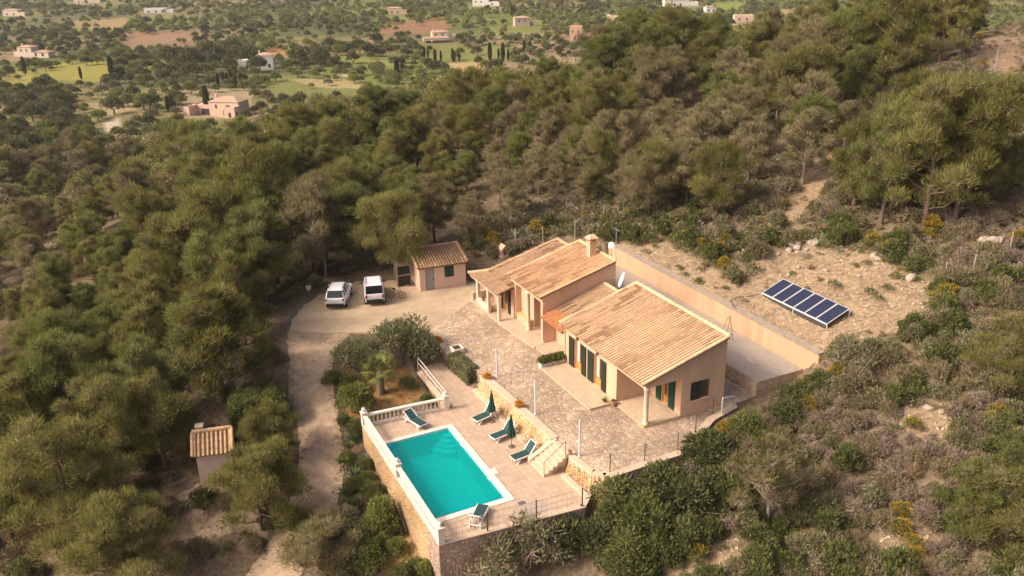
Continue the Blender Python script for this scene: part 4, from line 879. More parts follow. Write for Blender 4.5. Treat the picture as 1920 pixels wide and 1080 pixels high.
# ================================================================== FENCES
M_post = mat('brown_post', (.13, .065, .04), rough=.7, noise=.15, scale=8); M_wire = mat('fence_wire', (.24, .19, .15), rough=.6)
def fence(label, pts, h, zf, m=M_post, r=.04, wires=(.3, .6, .95), name='wire_fence', wr=.008, braces=False, group=None):
    z = [zf(*p) for p in pts]; t = thing(name, label, 'fence', (*pts[0], z[0]), group=group)
    for (a, b), zz in zip(pts, z):
        mb = MB(); mb.tube((a, b, zz - .15), (a, b, zz + h), r, 7); mb.lathe((a, b, zz + h), [(r * 1.15, 0), (r * .5, .03)], 7); mb.build('fence_post', m, t)
    mb = MB()
    for f in wires:
        for (p, za), (q, zc) in zip(zip(pts, z), list(zip(pts, z))[1:]): mb.tube((*p, za + h * f), (*q, zc + h * f), wr, 4, cap=False)
    for (p, za), (q, zc) in zip(zip(pts, z), list(zip(pts, z))[1:]):
        L_ = math.hypot(p[0] - q[0], p[1] - q[1]); n = int(L_ / .3)
        for i in range(1, n): f = i / n; x = p[0] * (1 - f) + q[0] * f; y = p[1] * (1 - f) + q[1] * f; zz = za * (1 - f) + zc * f; mb.tube((x, y, zz + .05), (x, y, zz + h * .96), wr * .7, 3, cap=False)
    mb.build('wires', M_wire, t); return t
fence('low wire fence on brown posts along the near edge of the pool deck', [(-.3, -2.05), (2.05, -2.25), (4.8, -2.47), (7.5, -2.66)], 1.15, lambda a, b: .05)
fence('dark wire fence on thin posts along the terrace edge above the shrubs', [(9.7, -1.9), (12.0, -1.9), (14.3, -1.85), (16.6, -.5), (18.7, .55)], 1.15, lambda a, b: 1.1, r=.03, m=mat('dark_post', (.10, .085, .07), rough=.7))
gt = thing('mesh_gate', 'grey chain link gate leaf standing at the corner of the gable wall', 'gate', (19.2, .35, .7)); mb = MB(); q = [(19.15, .25, .75), (20.65, .75, .75), (20.65, .75, 1.75), (19.15, .25, 2.25)]
for a, b in zip(q, q[1:] + q[:1]): mb.tube(a, b, .045, 6)
mb.build('frame', mat('pale_steel', (.62, .58, .54), rough=.6), gt); mb = MB()
for i in range(1, 16):
    f = i / 16; a = Vector(q[0]).lerp(Vector(q[1]), f); b = Vector(q[3]).lerp(Vector(q[2]), f); mb.tube(a, b, .009, 3, cap=False); a = Vector(q[0]).lerp(Vector(q[3]), f); b = Vector(q[1]).lerp(Vector(q[2]), f); mb.tube(a, b, .009, 3, cap=False)
mb.build('mesh', mat('galvanised', None), gt)
gz = lambda a, b: float(ground_vu(a, b)[0])
M_greypost = mat('grey_post', (.36, .32, .28), rough=.8, noise=.1)
def px_posts(label, pix, h, name='slope_fence'):
    pts = []
    for x, y in pix: p = at_ground(x, y); v, u = to_vu(p[0], p[1]); pts.append((float(v), float(u)))
    return fence(label, pts, h, gz, m=M_greypost, r=.045, wires=(.95,), name=name, wr=.004)
px_posts('row of thin grey fence posts on the slope right of the solar panels', [(1768, 536), (1822, 522), (1890, 485)], 1.7)
px_posts('old grey fence posts in the scrub behind the tall roof', [(967, 465), (1018, 462), (1078, 450), (1132, 420)], 1.8)
px_posts('two weathered fence posts high on the right slope', [(1518, 290), (1528, 258)], 2.0)
t_ = at_ground(1862, 150); v_, u_ = to_vu(t_[0], t_[1])
mb = MB(); mb.tube((v_, u_, t_[2] - .2), (v_, u_, t_[2] + 3.2), .08, 7, .06); mb.tube((v_, u_, t_[2] + 3.2), (v_, u_, t_[2] + 3.26), .05, 7, .02); tag(mb.build('wooden_pole', M_greypost, base=(float(v_), float(u_), float(t_[2]))), 'single pale wooden pole in the scrub at the upper right edge', 'pole')
for i, (a, b) in enumerate((((735, 968), (752, 1002)), ((742, 962), (762, 1000)))):
    p = at_ground(*b); v_, u_ = to_vu(p[0], p[1]); p2 = at_ground(*a); v2, u2 = to_vu(p2[0], p2[1]); 
    mb = MB(); mb.tube((v_, u_, p[2] + .1), (v2, u2, p2[2] + 1.0), .04, 6, .03); mb.tube((v2, u2, p2[2] + 1.0), (v2 + .02, u2 + .02, p2[2] + 1.04), .03, 6, .015); tag(mb.build('loose_pole', mat('pale_wood', None), base=(float(v_), float(u_), float(p[2]))), ['pale pole leaning in the bushes below the pool wall, the shorter of two', 'longer pale pole leaning in the bushes below the pool wall'][i], 'pole')
t = thing('notice_board', 'small white notice board on a post among the pines left of the cars', 'sign', (1.2, 32.2, .9)); mb = MB(); mb.tube((1.2, 32.2, .6), (1.2, 32.2, 1.9), .03); mb.build('post', M_greypost, t); mb = MB(); mb.box((1.0, 32.15, 1.65), (1.4, 32.19, 2.05)); mb.build('board', M_plastic, t)

# ================================================================== CARS AND SCOOTER
M_paint = mat('white_paint', (.72, .70, .72), rough=.25, noise=.02, spec=.5); M_black = mat('black_plastic', (.025, .024, .026), rough=.6, noise=.05); M_cglass = mat('car_glass', (.02, .02, .025), rough=.08, noise=0, spec=.6)
M_red = mat('tail_red', (.30, .02, .02), rough=.3, noise=.05); M_tyre = mat('tyre', (.03, .028, .027), rough=.9); M_rim = mat('rim', (.35, .34, .34), rough=.4, metal=.6)
def loft(mb, st, mi=0, cap=True, mats=None):
    """st: rings of points, equal counts; one material index per strip around the ring if mats is given"""
    n = len(st[0]); base = len(mb.v); vs = [p for r in st for p in r]; mb.add(vs, [], mi)
    for k in range(len(st) - 1):
        for i in range(n): mb.f.append(tuple(base + x for x in (k * n + i, k * n + (i + 1) % n, (k + 1) * n + (i + 1) % n, (k + 1) * n + i))); mb.m.append(mats(k, i) if mats else mi); mb.c.append(None)
    if cap:
        mb.f.append(tuple(base + i for i in range(n))[::-1]); mb.f.append(tuple(base + (len(st) - 1) * n + i for i in range(n))); mb.m += [mats(-1, 0) if mats else mi, mats(-2, 0) if mats else mi]; mb.c += [None, None]
def car(label, v, u, ang, van):
    t = thing('parked_car', label, 'car', (0, 0, 0)); B0 = (0, 0, 0)
    if van: body = [(-1.95, .45, .95, .70), (-1.9, .34, 1.08, .80), (-1.2, .26, 1.1, .83), (.2, .26, 1.08, .83), (1.0, .26, 1.02, .82), (1.65, .3, .93, .78), (1.98, .42, .78, .64)]; gh = [(-1.9, 1.08, .77, .70), (-1.78, 1.74, .77, .66), (-1.3, 1.82, .77, .66), (.1, 1.82, .77, .66), (.45, 1.74, .76, .64), (1.15, 1.06, .74, .66)]
    else: body = [(-1.98, .5, .92, .68), (-1.9, .36, 1.02, .80), (-1.2, .28, 1.05, .85), (.2, .28, 1.03, .85), (1.1, .28, .99, .84), (1.7, .32, .92, .79), (1.98, .46, .78, .64)]; gh = [(-1.9, 1.0, .77, .66), (-1.5, 1.5, .76, .60), (-1.0, 1.6, .76, .60), (.1, 1.6, .76, .60), (.4, 1.53, .75, .58), (1.15, 1.0, .73, .62)]
    def ring(x, z0, z1, w): m = (z0 + z1) / 2 + .08; return [(x, -w * .94, z0), (x, w * .94, z0), (x, w, m - .1), (x, w, m + .1), (x, w * .93, z1), (x, -w * .93, z1), (x, -w, m + .1), (x, -w, m - .1)]
    mb = MB(); loft(mb, [ring(*b) for b in body])
    zb = 1.02
    R = [[(x, -wb, zb - .04 if z > 1.1 else z - .03), (x, wb, zb - .04 if z > 1.1 else z - .03), (x, wt, z), (x, -wt, z)] for x, z, wb, wt in gh]
    loft(mb, R, mats=lambda k, i: 1 if ((i in (1, 3) and 0 < k < 4) or (i == 2 and k in (0, 4))) else 0)
    for y in (-1, 1):                                              # roof rails and pillars
        zr = gh[2][1]; mb.tube((gh[1][0] + .1, y * gh[2][3] * .92, zr + .05), (gh[3][0], y * gh[2][3] * .92, zr + .05), .025, 5, mi=2)
        for x in (gh[2][0] - .1, -.35, gh[3][0] + .05): mb.tube((x, y * .785, zb), (x - .05 * 0, y * (gh[2][3] + .005), zr - .03), .04, 5, mi=0)
    mb.build('body', [M_paint, M_cglass, M_black], t, base=B0, bevel=.03)
    for x in (-1.22, 1.22):
        for y in (-.76, .76):
            wl = thing('wheel', None, None, (x, y, .32)); wl.parent = t; wl.location = (x, y, .32); wl.rotation_euler = (0, 0, 0)
            mb = MB(); mb.tube((x, y - .1, .32), (x, y + .1, .32), .32, 16); mb.build('tyre', M_tyre, wl, base=(x, y, .32)); mb = MB(); s = math.copysign(1, y); mb.tube((x, y + s * .08, .32), (x, y + s * .112, .32), .2, 12); mb.build('rim', M_rim, wl, base=(x, y, .32))
            mb = MB(); N = 10; vs = []
            mb.tube((x, y + s * .02, .34), (x, y + s * .105, .34), .39, 16); mb.build('wheel_arch', M_black, t, base=B0) if False else None
    mb = MB(); mb.box((-2.04, -.7, .36), (-1.9, .7, .60 if van else .56)); mb.build('rear_bumper', M_black, t, base=B0, bevel=.03); mb = MB(); mb.box((1.85, -.66, .34), (2.0, .66, .52)); mb.build('front_bumper', M_black, t, base=B0, bevel=.03)
    for y in (-1, 1):
        mb = MB(); mb.box((-1.985, y * .60, .70 if van else .80), (-1.90, y * .76, 1.02 if van else .95)); mb.build('tail_light', M_red, t, base=B0); mb = MB(); mb.box((.72, y * .84, 1.03), (.88, y * .98, 1.18)); mb.build('mirror', M_black if van else M_paint, t, base=B0, bevel=.02)
        mb = MB(); mb.box((1.86, y * .45, .68), (1.93, y * .66, .80)); mb.build('headlight', M_cglass, t, base=B0)
    mb = MB(); mb.box((-2.0, -.24, .68), (-1.955, .24, .79)); mb.build('number_plate', mat('plate', (.6, .58, .5), rough=.5, noise=.03), t, base=B0)
    place(t, v, u, 1.045, ang); return t
car('compact white off-roader parked left of the white van, seen from behind', 3.2, 30.0, math.radians(65), False)['group'] = 'white cars parked at the end of the driveway'
car('tall white van with large dark rear window parked nearest the pink shed', 6.0, 29.3, math.radians(75), True)['group'] = 'white cars parked at the end of the driveway'
t = thing('bicycle', 'small pinkish bicycle standing to the right of the white van', 'bicycle', (7.6, 28.2, 1.045), rot=math.radians(-35)); b = (7.6, 28.2, 1.045)
M_pinkm = mat('pink_metal', (.45, .16, .18), rough=.4, noise=.05)
for dx in (-.5, .5):
    mb = MB(); N = 16
    for i in range(N): a0, a1 = 2 * math.pi * i / N, 2 * math.pi * (i + 1) / N; mb.tube((b[0] + dx + .3 * math.cos(a0), b[1], b[2] + .32 + .3 * math.sin(a0)), (b[0] + dx + .3 * math.cos(a1), b[1], b[2] + .32 + .3 * math.sin(a1)), .022, 4, cap=False)
    for i in range(6): a0 = math.pi * i / 6; mb.tube((b[0] + dx + .3 * math.cos(a0), b[1], b[2] + .32 + .3 * math.sin(a0)), (b[0] + dx - .3 * math.cos(a0), b[1], b[2] + .32 - .3 * math.sin(a0)), .005, 3, cap=False)
    mb.build('wheel', M_tyre, t)
mb = MB(); F_ = lambda x, z: (b[0] + x, b[1], b[2] + z)
for p, q in (((-.5, .32), (-.12, .35)), ((-.12, .35), (-.2, .8)), ((-.2, .78), (.35, .82)), ((-.12, .35), (.37, .75)), ((-.5, .32), (-.2, .75)), ((.5, .32), (.34, .95))): mb.tube(F_(*p), F_(*q), .025, 5)
mb.build('frame', M_pinkm, t); mb = MB(); mb.box((b[0] - .33, b[1] - .07, b[2] + .84), (b[0] - .08, b[1] + .07, b[2] + .9)); mb.build('saddle', M_black, t); mb = MB(); mb.tube((b[0] + .33, b[1] - .27, b[2] + 1.0), (b[0] + .33, b[1] + .27, b[2] + 1.0), .018, 5); mb.build('handlebar', M_black, t)

# ================================================================== HOUSES ON THE PLAIN
M_fwall = [mat('far_wall_pink', (.62, .43, .33), noise=.06, scale=.5), mat('far_wall_cream', (.66, .54, .42), noise=.06, scale=.5), mat('far_wall_white', (.74, .68, .62), noise=.05, scale=.5), mat('far_wall_stone', (.46, .38, .31), noise=.15, scale=.6), mat('far_wall_red', (.56, .33, .23), noise=.08, scale=.5)]
M_froof = mat('far_roof', (.46, .29, .20), noise=.2, scale=2); M_fdark = mat('far_opening', (.06, .05, .045), noise=.1)
def far_house(label, px, py, blocks, rot, wall_i, windows=()):
    """blocks: (x0, x1, y0, y1, z0, z1, roof) in metres about the base, x along the front; roof is the rise of a hip, 0 a flat parapet"""
    p = at_ground(px, py); v, u = to_vu(p[0], p[1]); t = thing('house', label, 'house', (float(v), float(u), float(p[2])), rot=rot - YAW, group='houses on the plain', scale=.70); c = BASE[t.name]
    A = lambda x, y, z: (c[0] + x, c[1] + y, c[2] + z)
    for (x0, x1, y0, y1, z0, z1, rf) in blocks:
        mb = MB(); mb.box(A(x0, y0, z0 - 1.0), A(x1, y1, z1)); mb.build('wall', M_fwall[wall_i], t); mb = MB(); o = .35
        if rf:
            cx0, cx1 = (x0 + min((y1 - y0) / 2, (x1 - x0) / 2 - .2)), (x1 - min((y1 - y0) / 2, (x1 - x0) / 2 - .2)); cy = (y0 + y1) / 2
            mb.add([A(x0 - o, y0 - o, z1), A(x1 + o, y0 - o, z1), A(x1 + o, y1 + o, z1), A(x0 - o, y1 + o, z1), A(cx0, cy, z1 + rf), A(cx1, cy, z1 + rf)], [(3, 2, 1, 0), (0, 1, 5, 4), (2, 3, 4, 5), (1, 2, 5), (3, 0, 4)])
        else:
            for a, b in (((x0, y0), (x1, y0 + .25)), ((x0, y1 - .25), (x1, y1)), ((x0, y0 + .25), (x0 + .25, y1 - .25)), ((x1 - .25, y0 + .25), (x1, y1 - .25))): mb.box(A(*a, z1), A(*b, z1 + .5))
        mb.build('roof' if rf else 'parapet', M_froof if rf else M_fwall[wall_i], t)
    for (x, y, z, wd, h, side) in windows:
        mb = MB()
        if side == 'f': mb.box(A(x, y - .06, z), A(x + wd, y + .02, z + h))
        else: mb.box(A(x - .02, y, z), A(x + .06, y + wd, z + h))
        mb.build('window', M_fdark, t)
    b = blocks[0]; mb = MB(); mb.box(A(b[0] + 1, (b[2] + b[3]) / 2 - .4, b[5]), A(b[0] + 1.8, (b[2] + b[3]) / 2 + .4, b[5] + (b[6] or .5) + 1.0)); mb.build('chimney', M_fwall[wall_i], t)
    return t
far_house('large pale pink villa with low hipped roof and courtyard, nearest house on the plain', 402, 218, [(-2, 12, 0, 9, 0, 6.2, 1.8), (-11, -2, 1, 9, 0, 4.2, 0), (8, 13, -5, 0, 0, 4.4, 0), (-11, -8.5, -5, 1, 0, 4.2, 0)], math.radians(-14), 0,
          [(-6.5, 1, .2, 4.5, 2.8, 'f'), (1, 0, 3.4, .9, 1.6, 'f'), (4.5, 0, .3, 1.2, 2.4, 'f'), (6.3, 0, 3.4, .9, 1.6, 'f'), (10, -5, .6, 1.2, 2.0, 'f'), (13, -4, 1, 1.2, 1.6, 's')])
far_house('tan two storey house with lower wing left of the yellow field', 56, 108, [(-8, 2, 0, 8, 0, 6.5, 1.2), (2, 14, 0, 7, 0, 3.2, .8), (-12, -8, 1, 6, 0, 3, 0)], math.radians(-8), 1, [(-6, 0, 3.6, 1.2, 1.6, 'f'), (-2, 0, 3.6, 1.2, 1.6, 'f'), (4, 0, .6, 1.5, 2, 'f'), (9, 0, .6, 1.5, 2, 'f')])
far_house('tall pale stone house half hidden behind the dark clump of pines', 494, 132, [(-3, 6, 0, 8, 0, 8, 1.5), (-14, -3, 0, 7, 0, 5.2, 0)], math.radians(10), 2, [(-1, 0, 4.6, 1.4, 1.8, 'f'), (3, 0, 1, 1.4, 2, 'f'), (-10, 0, 1, 2, 2.2, 'f')])
far_house('cream house with open columned porch and upper storey beside the red field', 822, 80, [(-4, 8, 2, 10, 0, 7.0, 1.2), (-11, 8, -2.5, 2, 2.6, 3.3, .8), (8, 13, 3, 9, 0, 4.2, 0)], math.radians(12), 1, [(-2, 2, 4.6, 1.2, 1.4, 'f'), (3, 2, 4.6, 1.2, 1.4, 'f'), (-9, 2.1, .2, 4, 2.2, 'f'), (-2, 2.1, .2, 4, 2.2, 'f'), (4, 2.1, .2, 3, 2.2, 'f')])
far_house('square reddish pink tower house with low porch right of centre', 1086, 78, [(-7, 2, 0, 9, 0, 9.5, 0), (2, 11, 1, 8, 0, 4.4, .8)], math.radians(-6), 4, [(-5.5, 0, 5.6, 1.1, 1.5, 'f'), (-1.2, 0, 5.6, 1.1, 1.5, 'f'), (-4, 0, .4, 1.4, 2.3, 'f'), (3.5, 1, .2, 5.5, 2.6, 'f')])
far_house('pale old stone farmhouse with broken outline among bushes', 985, 50, [(-9, 4, 0, 9, 0, 7, 1.3), (4, 11, 1, 8, 0, 4, 0)], math.radians(9), 3, [(-6, 0, 3.8, 1.2, 1.5, 'f'), (-1, 0, 3.8, 1.2, 1.5, 'f'), (5, 1, .8, 1.5, 1.8, 'f')])
far_house('small pink house above the red ploughed field', 741, 27, [(-8, 7, 0, 9, 0, 6, 1.2), (7, 14, 0, 7, 0, 3.5, 0)], math.radians(4), 0, [(-4, 0, 1, 1.6, 2, 'f'), (2, 0, 1, 1.6, 2, 'f')])
far_house('white house at the top edge right of the pink one', 906, 12, [(-12, 6, 0, 10, 0, 7.5, 0), (6, 18, 0, 8, 0, 4, 0)], math.radians(-5), 2, [(-9, 0, 4, 1.6, 1.8, 'f'), (-3, 0, 4, 1.6, 1.8, 'f'), (9, 0, 1, 2, 2, 'f')])
far_house('long white villa at the top edge of the plain right of centre', 1274, 13, [(-16, 10, 0, 11, 0, 7, 1.2), (10, 20, 0, 9, 0, 4, 0)], math.radians(3), 2, [(-12, 0, 1, 2, 2.4, 'f'), (-6, 0, 1, 2, 2.4, 'f'), (0, 0, 1, 2, 2.4, 'f'), (-9, 0, 4.3, 1.4, 1.6, 'f')])
far_house('pink house with flat parapet just above the crest of the pine hill', 1398, 48, [(-9, 6, 0, 10, 0, 7.5, 0), (6, 12, 2, 9, 0, 4, 0)], math.radians(-4), 0, [(-6, 0, 4, 1.4, 1.7, 'f'), (0, 0, 4, 1.4, 1.7, 'f'), (8, 2, .6, 1.6, 2, 'f')])
far_house('low white house at the top edge of the plain left of centre', 298, 26, [(-16, 8, 0, 10, 0, 5, 0), (8, 16, 0, 8, 0, 3.4, 0)], math.radians(5), 2, [(-12, 0, 1, 2, 2, 'f'), (-4, 0, 1, 2, 2, 'f'), (3, 0, 1, 2, 2, 'f')])
far_house('pale house in the upper left corner of the plain', 22, 31, [(-10, 8, 0, 9, 0, 6.5, 1.2), (8, 16, 0, 8, 0, 3.6, 0)], math.radians(-7), 1, [(-6, 0, 1, 1.8, 2, 'f'), (2, 0, 1, 1.8, 2, 'f')])
far_house('tan house at the top edge near the upper left corner', 158, 7, [(-14, 12, 0, 11, 0, 6, 1.4), (12, 22, 0, 9, 0, 4, 0)], math.radians(2), 1, [(-8, 0, 1, 2, 2.2, 'f'), (3, 0, 1, 2, 2.2, 'f')])
far_house('tiny white house between the long white villa and the pink one', 1333, 24, [(-5, 5, 0, 8, 0, 5, 1.0)], math.radians(4), 2, [(-3, 0, 1, 1.5, 2, 'f'), (1.5, 0, 1, 1.5, 2, 'f')])
def field_wall(label, pix):
    P = [at_ground(*q) for q in pix]; pts = []; zz = {}
    for p in P: v, u = to_vu(p[0], p[1]); k = (float(v), float(u)); pts.append(k); zz[k] = float(p[2])
    wall('field_wall', label, 'stone wall', pts, lambda x, y: gz(x, y) - .3, lambda x, y: gz(x, y) + .9, M_fwall[3], None, .6, group='pale walls on the plain')
field_wall('pale low wall left of the large pink villa', [(45, 185), (90, 181), (130, 178)])
field_wall('pale wall along the near side of the green yellow field', [(545, 140), (575, 138), (598, 137)])
field_wall('pale wall between the yellow field and the cypresses', [(630, 144), (668, 147)])
field_wall('curving pale wall right of the tower house', [(1112, 26), (1145, 30), (1172, 36)])

# ================================================================== PLANTS
RG = np.random.default_rng(11)
def unit(a): return a / (np.linalg.norm(a, axis=-1, keepdims=True) + 1e-9)
def tufts(R, c, r, n, L, w, up=.4, lo=-.35, shell=(.55, 1.05), jit=.7):
    """n leaf tufts (single triangles) through the outer part of an ellipsoid clump"""
    d = unit(R.normal(size=(n * 3, 3))); d = d[d[:, 2] > lo][:n]; n = len(d)
    p = np.array(c) + d * np.array(r) * R.uniform(*shell, size=(n, 1)); a = unit(d + np.array([0, 0, up]) + R.normal(size=(n, 3)) * jit * .6)
    s = unit(np.cross(a, R.normal(size=(n, 3)))); l = L * R.uniform(.6, 1.3, (n, 1)); ww = w * R.uniform(.6, 1.3, (n, 1))
    return np.stack([p - a * l * .35 - s * ww * .5, p - a * l * .35 + s * ww * .5, p + a * l * .65], 1)
def twigs(R, base, c, r, n, w):
    """thin grey twigs from a clump's inside out to just beyond its leaves"""
    d = unit(R.normal(size=(n, 3)) + np.array([0, 0, .35])); c = np.array(c); p0 = c + d * np.array(r) * R.uniform(.0, .35, (n, 1)); p1 = c + unit(d + R.normal(size=(n, 3)) * .35) * np.array(r) * R.uniform(.8, 1.18, (n, 1))
    s = unit(np.cross(p1 - p0, R.normal(size=(n, 3)))); return np.stack([p0 - s * w, p0 + s * w, p1], 1)
def wood_mesh(name, paths, m):
    """paths: (points, r0, r1): tapered tubes in one mesh"""
    vs, fs = [], []
    for pts, r0, r1, n in paths:
        k = len(pts); b = len(vs)
        for i, p in enumerate(pts):
            t = Vector(pts[min(i + 1, k - 1)]) - Vector(pts[max(i - 1, 0)]); t.normalize(); a = t.orthogonal().normalized(); c = t.cross(a); r = r0 + (r1 - r0) * i / (k - 1)
            for j in range(n): an = 2 * math.pi * j / n; vs.append(tuple(Vector(p) + a * r * math.cos(an) + c * r * math.sin(an)))
        for i in range(k - 1):
            for j in range(n): fs.append((b + i * n + j, b + i * n + (j + 1) % n, b + (i + 1) * n + (j + 1) % n, b + (i + 1) * n + j))
    me = bpy.data.meshes.new(name); me.from_pydata(vs, [], fs); me.materials.append(m); me.polygons.foreach_set('use_smooth', [True] * len(fs)); return me
M_bark = mat('pine_bark', (.17, .115, .085), rough=.95, noise=.3, scale=5); M_barkg = mat('grey_bark', (.30, .24, .20), rough=.95, noise=.3, scale=5)
M_twig = leaf_mat('dry_twigs', [(.22, .16, .11), (.32, .24, .175), (.42, .33, .25)], trans=.0, vary=.15)
PINE_TONES = [(0.137, 0.135, 0.037), (0.202, 0.197, 0.053), (0.267, 0.253, 0.077), (0.336, 0.307, 0.116)]
M_pine = leaf_mat('pine_needles', PINE_TONES, trans=.48, vary=.25)
M_pineb = leaf_mat('sage_needles', [(0.188, 0.164, 0.067), (0.255, 0.222, 0.094), (0.319, 0.273, 0.129), (0.375, 0.323, 0.174)], trans=.45, vary=.2)
M_pinec = leaf_mat('deep_green_needles', [(0.106, 0.127, 0.033), (0.165, 0.189, 0.050), (0.224, 0.243, 0.068), (0.283, 0.290, 0.100)], trans=.48, vary=.2)
M_pinedry = leaf_mat('brownish_needles', [(.22, .175, .095), (.29, .235, .135), (.36, .295, .18)], vary=.2)
M_olive = leaf_mat('olive_leaves', [(0.149, 0.149, 0.067), (0.207, 0.201, 0.098), (0.276, 0.265, 0.144)], vary=.1)
M_green = leaf_mat('green_leaves', [(.10, .115, .034), (.15, .165, .05), (.205, .215, .075)], vary=.2)
M_fresh = leaf_mat('fresh_leaves', [(.15, .17, .045), (.21, .23, .062), (.27, .285, .09)], vary=.2)
M_dark = leaf_mat('dark_leaves', [(.065, .070, .032), (.098, .104, .045), (.14, .145, .065)], vary=.15)
M_heath = leaf_mat('heather_leaves', [(.145, .115, .06), (.21, .168, .09), (.28, .225, .13)], trans=.1, vary=.2)
M_purple = leaf_mat('purple_brown_twigs', [(.17, .125, .095), (.24, .18, .14), (.32, .25, .195)], trans=.05, vary=.15)
M_straw = leaf_mat('straw', [(.26, .185, .10), (.36, .26, .14), (.45, .34, .19)], trans=.15, vary=.15)
M_gorse = leaf_mat('gorse_flowers', [(.40, .22, .012), (.52, .30, .016), (.62, .40, .03)], trans=.15, vary=.1)
M_agave = leaf_mat('agave_leaves', [(.09, .125, .07), (.15, .185, .11), (.22, .25, .16)], trans=.1, vary=.1)

def tint_for(n, R, lobe=0.0): return np.clip(.5 + lobe + R.normal(size=n) * .16, 0, 1)
class Proto: pass
def pine_proto(i, H, D, dry=0.0, dens=1.0, leaf=None, flat=1.0, nl=32):
    R = np.random.default_rng(100 + i); V, M, T = [], [], []; paths = []; top = Vector((R.normal() * .25, R.normal() * .25, H * .86)); cb = H * R.uniform(.16, .26)
    trunk = [Vector((0, 0, -.5)), Vector((top.x * .2, top.y * .2, H * .3)), Vector((top.x * .7, top.y * .7, H * .6)), top]; paths.append((trunk, .055 + H * .016, .04, 7))
    for k in range(nl):
        t = (k + .5) / nl; z = cb + (H - cb) * (t ** .85) * .92; ft = (z - cb) / (H - cb); prof = math.sin(math.pi * min(1, ft * .80 + .20)) ** .7
        a = k * 2.399 + R.normal() * .4; rr = D * .5 * prof * R.uniform(.40, .95) * (1 if k % 4 else .3); lr = D * .5 * R.uniform(.19, .34) * (.75 + .25 * prof)
        c = np.array([rr * math.cos(a) + top.x * ft, rr * math.sin(a) + top.y * ft, z]); lobe = R.normal() * .17; r = np.array([lr, lr, lr * R.uniform(.65, 1.05) * flat])
        d_ = min(1.0, max(0, dry + R.normal() * .18)); n = int(900 * dens * (1 - .5 * d_) * (lr / 1.0) ** 1.3)
        v = tufts(R, c, r, n, .31, .052, up=.8, shell=(.2, 1.2), jit=.8); V.append(v); M.append(np.where(R.random(len(v)) < d_ * .35, 2, 0)); T.append(tint_for(len(v), R, lobe))
        nt_ = int(60 + 120 * d_); v = twigs(R, None, c, r, nt_, .014); V.append(v); M.append(np.full(len(v), 1)); T.append(R.random(len(v)))
        zt = max(.3, z - rr * .55); f = min(1, zt / (H * .86)); s = Vector((top.x * f, top.y * f, zt)); m = s.lerp(Vector(c), .55) + Vector((0, 0, -.12 * rr)); paths.append(([s, m, Vector(c)], .02 + .012 * lr + .012 * rr, .012, 5))
    p = Proto(); p.crown = tri_mesh('pine_crown', np.concatenate(V), [leaf or M_pine, M_twig, M_pinedry], np.concatenate(M), np.concatenate(T)); p.trunk = wood_mesh('pine_trunk', paths, M_bark if dry < .5 else M_barkg); p.H, p.D = H, D; return p
def dome_proto(i, H, D, leaf, n=900, L=.2, w=.09, nl=9, twig=0, flower=0.0, trunk=False, second=None, sec=0.0, bark=None, jit=.7):
    """rounded shrub or broadleaf tree"""
    R = np.random.default_rng(300 + i); V, M, T = [], [], []; paths = []; cb = H * (.28 if trunk else .0)
    for k in range(nl):
        a = k * 2.399 + R.normal() * .4; q = math.sqrt((k + .3) / nl); rr = D * .5 * .66 * q; lr = D * .5 * R.uniform(.34, .52); z = cb + (H - cb) * (.78 - .48 * q * q + R.normal() * .06); rz = min(lr * R.uniform(.7, .95), (H - cb) * .5)
        c = np.array([rr * math.cos(a), rr * math.sin(a), max(z - rz * .2, rz * .5)]); lobe = R.normal() * .17
        v = tufts(R, c, (lr, lr, rz), n // nl, L, w, up=.35, jit=jit); V.append(v); M.append(np.where(R.random(len(v)) < sec, 2, 0)); T.append(tint_for(len(v), R, lobe))
        if twig: v = twigs(R, None, c, (lr, lr, rz), twig // nl, .008 + .004 * D); V.append(v); M.append(np.full(len(v), 1)); T.append(R.random(len(v)))
        if flower and R.random() < .85:
            v = tufts(R, c, (lr * .95, lr * .95, rz), int(n * flower * 1.6) // nl, L * .5, w * .95, up=.8, lo=.0, shell=(.95, 1.15)); V.append(v); M.append(np.full(len(v), 3)); T.append(tint_for(len(v), R))
        if trunk: s = Vector((0, 0, cb * .7)); paths.append(([s, s.lerp(Vector(c), .5) + Vector((R.normal() * .1, R.normal() * .1, 0)), Vector(c)], .05 + D * .008, .02, 5))
        else: paths.append(([Vector((0, 0, -.1)), Vector(c) * .5, Vector(c)], .02, .008, 4))
    if trunk: paths.append(([Vector((0, 0, -.4)), Vector((.05, .02, cb * .5)), Vector((0, 0, cb * .85))], .06 + D * .02, .05 + D * .01, 7))
    p = Proto(); p.crown = tri_mesh('plant_crown', np.concatenate(V), [leaf, M_twig, second or leaf, M_gorse], np.concatenate(M), np.concatenate(T)); p.trunk = wood_mesh('plant_stem', paths, bark or M_bark); p.H, p.D = H, D; return p
def plant(name, pr, X, Y, Z, rot, s, label, cat, group=None, parts=('crown', 'trunk'), sz=1.0):
    """an Empty at the foot; crown and trunk (or foliage and stem) are its parts"""
    o = bpy.data.objects.new(name, None); COL.objects.link(o); o.location = (X, Y, Z); o.rotation_euler = (0, 0, rot); o.scale = (s, s, s * sz); o.empty_display_size = .3
    for n, me in zip(parts, (pr.crown, pr.trunk)):
        c = bpy.data.objects.new(n, me); COL.objects.link(c); c.parent = o
    return tag(o, label, cat, group)
